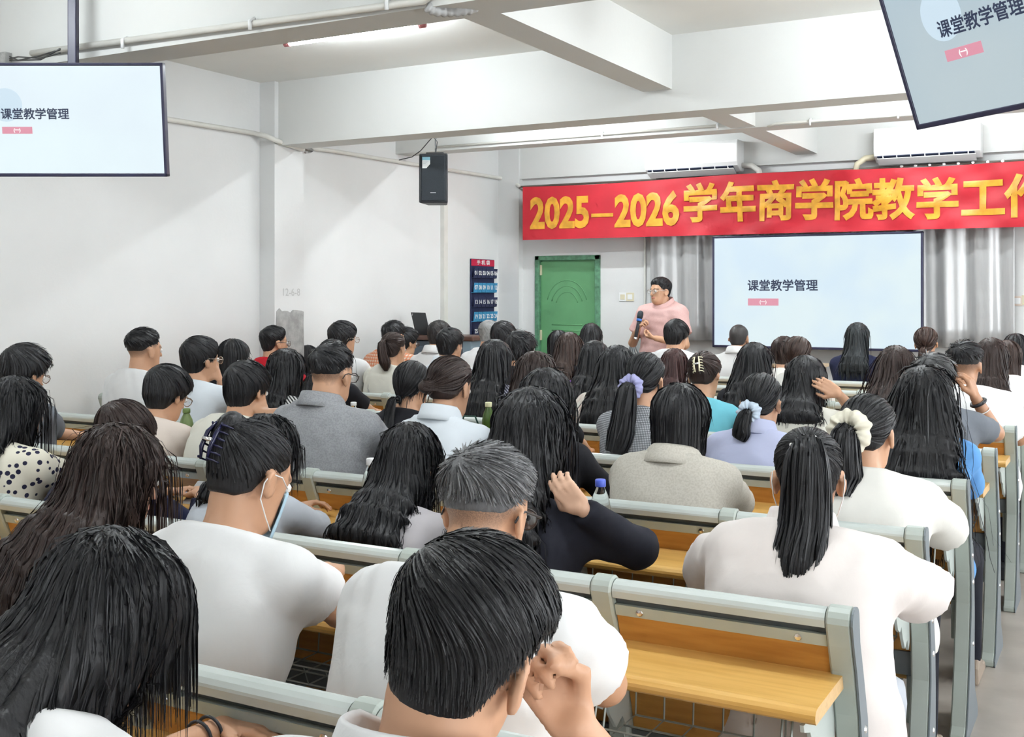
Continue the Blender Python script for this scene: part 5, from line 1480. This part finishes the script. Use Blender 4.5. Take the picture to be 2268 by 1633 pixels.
# row 5
person(608, 722, 5, .34, 'person in a red T-shirt and glasses by the left wall', 'short', 'red', female=False, yaw=-22, pitch=4, glasses='dark')
person(760, 711, 5, .34, 'person in a white T-shirt and glasses in front of the lectern side wall', 'mop', 'white', female=False, pitch=6, yaw=-14, glasses='metal')
person(872, 737, 5, .32, 'person in a cream top with a thin crossing bag strap', 'tied', 'cream', pitch=6, hair=HB, tail=dict(at=(0, -.095, .050), len=.19, fat=.045, sway=.05, band=('tie',)), extras=(('strap',),), loose=.010)
person(997, 727, 5, .34, 'person in a white shirt right of the crossing bag strap', 'short', 'icewhite', female=False, pitch=10, collar='polo', spiky=.3)
person(1153, 733, 5, .40, 'person in black seated just beyond the diagonal stripes', 'mop', 'black', hair=HK, female=False, spiky=1.3, curl=.5)
person(1318, 755, 5, .34, 'person in a purple top left of the lace blouse', 'long', 'purple', send=.6, pitch=8)
person(1672, 763, 5, .32, 'person in a black top seated beyond the lavender shirt', 'long', 'black', send=.55, vol=.008, hw=1.15)
person(1985, 772, 5, .34, 'person in dark clothes seated beyond the blue shirt, left of the wrist watch', 'long', 'ink', hair=HB, send=.5, vol=.012, hw=1.2, curl=.15, hx=-.06)
person(2137, 755, 5, .34, 'person in a white T-shirt just beyond the raised wrist watch', 'fade', 'white', female=False, pitch=8, spiky=.6, loose=.020, skin=SKIN_D, hs=1.04, hx=.06)
# row 6
person(872, 711, 6, .34, 'person in an orange plaid shirt behind the crossing bag strap', 'short', 'plaid', female=False, spiky=.5, loose=.012)
person(973, 711, 6, .34, 'person in a white shirt directly in front of the laptop', 'short', 'white', female=False, collar='polo', hair=(.02, .018, .018))
person(1115, 712, 6, .40, 'person in white between the pocket chart and the green door', 'mop', 'white')
person(1262, 737, 6, .36, 'person in black in front of the middle of the green door', 'long', 'black', hair=HBR, send=.6)
person(1494, 773, 6, .30, 'person in dark clothes seated just below the standing speaker', 'long', 'ink', hair=(.035, .014, .013), send=.6)
person(1767, 750, 6, .36, 'person in white seated beside the small tan cabinet below the display', 'tied', 'offwhite', hair=HBR, vol=.010, extras=(('bun', (-.03, -.09, -.08), (.03, .028, .028)),))
person(2196, 752, 6, .34, 'person in a white T-shirt near the right edge, two rows beyond the watch', 'long', 'white', hair=HB, send=.75, vol=.006)
# row 7
person(900, 726, 7, .40, 'person with glasses seated just left of the laptop', 'mop', 'sage', spiky=.8, glasses='dark', yaw=-20)
person(1084, 710, 7, .42, 'person in white directly below the pocket chart', 'short', 'white', female=False, hair=(.20, .20, .195), hi=(.5, .5, .5))
person(1238, 733, 7, .36, 'person in black at the left side of the green door', 'bob', 'black')
person(1498, 708, 7, .30, 'person in a white T-shirt directly in front of the standing speaker', 'mop', 'white', female=False, pitch=14, yaw=-8, loose=.012)
person(1737, 746, 7, .36, 'half hidden person in front of the small tan cabinet', 'mop', 'offwhite', hair=HB)
person(2232, 755, 7, .36, 'person in pale pink, second from the right edge of the back rows', 'bob', 'blush', hair=HBR)
# row 8
person(1310, 717, 8, .34, 'person in front of the green door handle', 'long', 'black', send=.7)
person(1637, 720, 8, .30, 'person in a white shirt at the lower left corner of the display', 'buzz', 'white', female=False, pitch=4, collar='polo', hair=(.03, .028, .028), skin=SKIN_D)
person(1900, 715, 8, .28, 'person in a navy jacket silhouetted on the large display', 'long', 'navy', send=.80, sleeve='long', pitch=4, hair=(.012, .015, .017))
person(2051, 727, 8, .30, 'person in white at the lower right corner of the display', 'tied', 'offwhite', hair=HBR, pitch=4, vol=.006, tail=dict(at=(0, -.09, -.03), len=.14, fat=.04, tip=.8, band=('tie',)))
person(2250, 740, 8, .36, 'person in the front row at the far right edge', 'bob', 'blush')
print('audience', round(time.time() - T0, 1), 's')

# ------------------------------------------------------------------ the standing speaker with a microphone
sp_ = at(1462, 645, Y=9.45)
fa = math.radians(180 - 16)
def LW(x, y, z):   # person-local to world
    return tuple(Vector((sp_.x, sp_.y, 0)) + Matrix.Rotation(fa, 3, 'Z') @ Vector((x, y, z)))
spk, info = person(label='standing person in a pink polo shirt and glasses holding a microphone', style='short', shirt='pink', female=False, standing=True, wpos=(sp_.x, sp_.y, sp_.z - .005), row=1, byaw=fa, yaw=-10, pitch=2, collar='polo', glasses='metal', fine=True,
       loose=.014, build=1.06, group='speaker', pants='ink', comb=(-.3, .8, -.2),
       armR=dict(elbow=LW(.29, .03, 1.10), wrist=LW(.015, .26, 1.30), dir=(-.45, .15, .55), palm=(-.7, -.4, -.2), curl=1.1), armL=dict(elbow=LW(-.29, .02, 1.10), wrist=LW(-.09, .26, 1.17), dir=(.8, .1, .1), palm=(.1, -.3, .9), curl=.9))
M_MICB = mat('mic_blue_ring', (.03, .16, .55), .3)
hp_ = info['arms']['R']['W']
mw = Vector(LW(*[float(c) for c in hp_])) + Matrix.Rotation(fa, 3, 'Z') @ Vector((-.040, .045, .045))
mc = empty('microphone', mw, fa, 'black handheld microphone with a blue ring held by the standing speaker', 'microphone')
mc.rotation_euler = (.25, -.05, fa)
MB().lathe([(.012, -.12), (.016, -.11), (.017, 0), (.019, .03)], 14).obj('handle', M_BLACK, mc, smooth=True)
MB().lathe([(.0235, .03), (.0245, .035), (.0245, .048), (.0235, .052)], 16).obj('ring', M_MICB, mc, smooth=True)
MB().lathe([(.022, .052), (.027, .07), (.027, .10), (.022, .118), (.010, .126), (.001, .128)], 16).obj('head_grille', M_GRILLE, mc, smooth=True)
MB().lathe([(.0125, -.135), (.0145, -.132), (.0145, -.118)], 12).obj('tail_cap', M_WHITEPL, mc, smooth=True)

# ------------------------------------------------------------------ things on the desks
def bottle(px, py, row, label, h=.225, r=.032, cap=(.06, .10, .62), body=None, lab=None, Y=None):
    p = at(px, py, Y=Y if Y else R[row] - .12)
    t = empty('water_bottle', (p.x, p.y, .752), 0, label, 'bottle')
    glass = body or M_PET
    MB().lathe([(r * .8, 0), (r, .008), (r, h * .34), (r * .93, h * .38), (r, h * .42), (r, h * .62), (r * .8, h * .76), (r * .42, h * .88), (r * .42, h * .92)], 20).obj('body', glass, t, smooth=True)
    if lab: MB().lathe([(r + .0008, h * .12), (r + .0012, h * .125), (r + .0012, h * .40), (r + .0008, h * .405)], 20).obj('paper_band', mat('band_' + lab[0], lab[1], .5), t, smooth=True)
    MB().lathe([(r * .50, h * .90), (r * .52, h * .905), (r * .52, h * .99), (r * .46, h)], 18).obj('cap', mat('cap_%.2f' % cap[2], cap, .4), t, smooth=True)
    return t
M_PET = mat('clear_plastic', (.93, .96, .95), .06, trans=.96, spec=.5); M_PET.node_tree.nodes['Principled BSDF'].inputs['IOR'].default_value = 1.12
bottle(1330, 1100, 2, 'clear plastic water bottle with a blue cap beside the black cardigan', cap=(.10, .16, .72), lab=('blue', (.16, .26, .72)))
bottle(822, 1020, 2, 'clear plastic bottle with a white cap beside the lilac grey T-shirt', cap=(.85, .85, .86), Y=R[2] - .16, h=.235)
bottle(783, 885, 4, 'small bottle with a blue wrapper right of the grey shirt', h=.20, cap=(.8, .82, .83), lab=('cyan', (.08, .42, .62)))
bottle(413, 915, 3, 'olive green bottle beside the pale pink T-shirt', h=.23, r=.036, cap=(.13, .20, .06), body=mat('olive_bottle', (.16, .23, .08), .35))
bottle(1082, 935, 4, 'dark green bottle with a cream cap behind the pale blue shirt', h=.24, r=.034, cap=(.78, .78, .5), body=mat('dark_green_bottle', (.06, .12, .02), .2))
# patterned green pouch beside it
pg = at(1040, 940, Y=R[4] - .11)
M_POUCH = mat('green_zigzag', (.03, .13, .10), .8, vscale=70, col2=(.45, .45, .40))
pc_ = empty('pouch', (pg.x, pg.y, .752), .3, 'dark green patterned pouch right of the pale blue collared shirt', 'pouch')
MB().prism([(-.05, 0), (-.055, .04), (-.03, .10), (.0, .12), (.03, .10), (.055, .04), (.05, 0)], -.09, .09, 'x').obj('bag_body', M_POUCH, pc_, bevel=.014)
MB().tube([(-.05, 0, .11), (-.03, 0, .16), (.03, 0, .16), (.05, 0, .11)], .005, 6).obj('strap', mat('pouch_strap', (.02, .08, .06), .6), pc_, smooth=True)
# booklet, phone, tablet
bk_ = at(378, 1092, z=.756)
bo_ = empty('booklet', (bk_.x, min(bk_.y, R[2] - .02), .753), -.25, 'blue and white booklet on the desk beside the navy sleeves', 'booklet')
box_obj('pages', (-.085, .085, -.06, .06, 0, .008), mat('paper', (.8, .78, .7), .8), bo_)
box_obj('cover', (-.087, .087, -.062, .062, .008, .0095), mat('booklet_cover', (.62, .74, .86), .4, vscale=12, col2=(.18, .34, .68)), bo_)
tb = at(440, 1112, Y=R[2] - .16)
tb_ = empty('tablet', (tb.x, R[2] - .15, .752), .2, 'grey tablet leaning on the desk left of the face mask', 'tablet')
box_obj('tablet_body', (-.085, .085, 0, .008, 0, .13), mat('tablet_grey', (.42, .42, .42), .4), tb_, bevel=.003, rot=(-1.0, 0, 0))
ph_ = at(340, 1118, Y=R[2] - .20)
pn_ = empty('phone', (ph_.x, R[2] - .18, .752), .4, 'dark phone lying on the desk in front of the navy sleeves', 'phone')
box_obj('phone_body', (-.037, .037, -.075, .075, 0, .009), M_BLACK, pn_, bevel=.003)
box_obj('phone_glass', (-.034, .034, -.071, .071, .009, .0098), mat('phone_glass', (.03, .03, .05), .1), pn_)
print('built in', round(time.time() - T0, 1), 's', sum(len(o.data.polygons) for o in scene.objects if o.type == 'MESH'), 'faces')
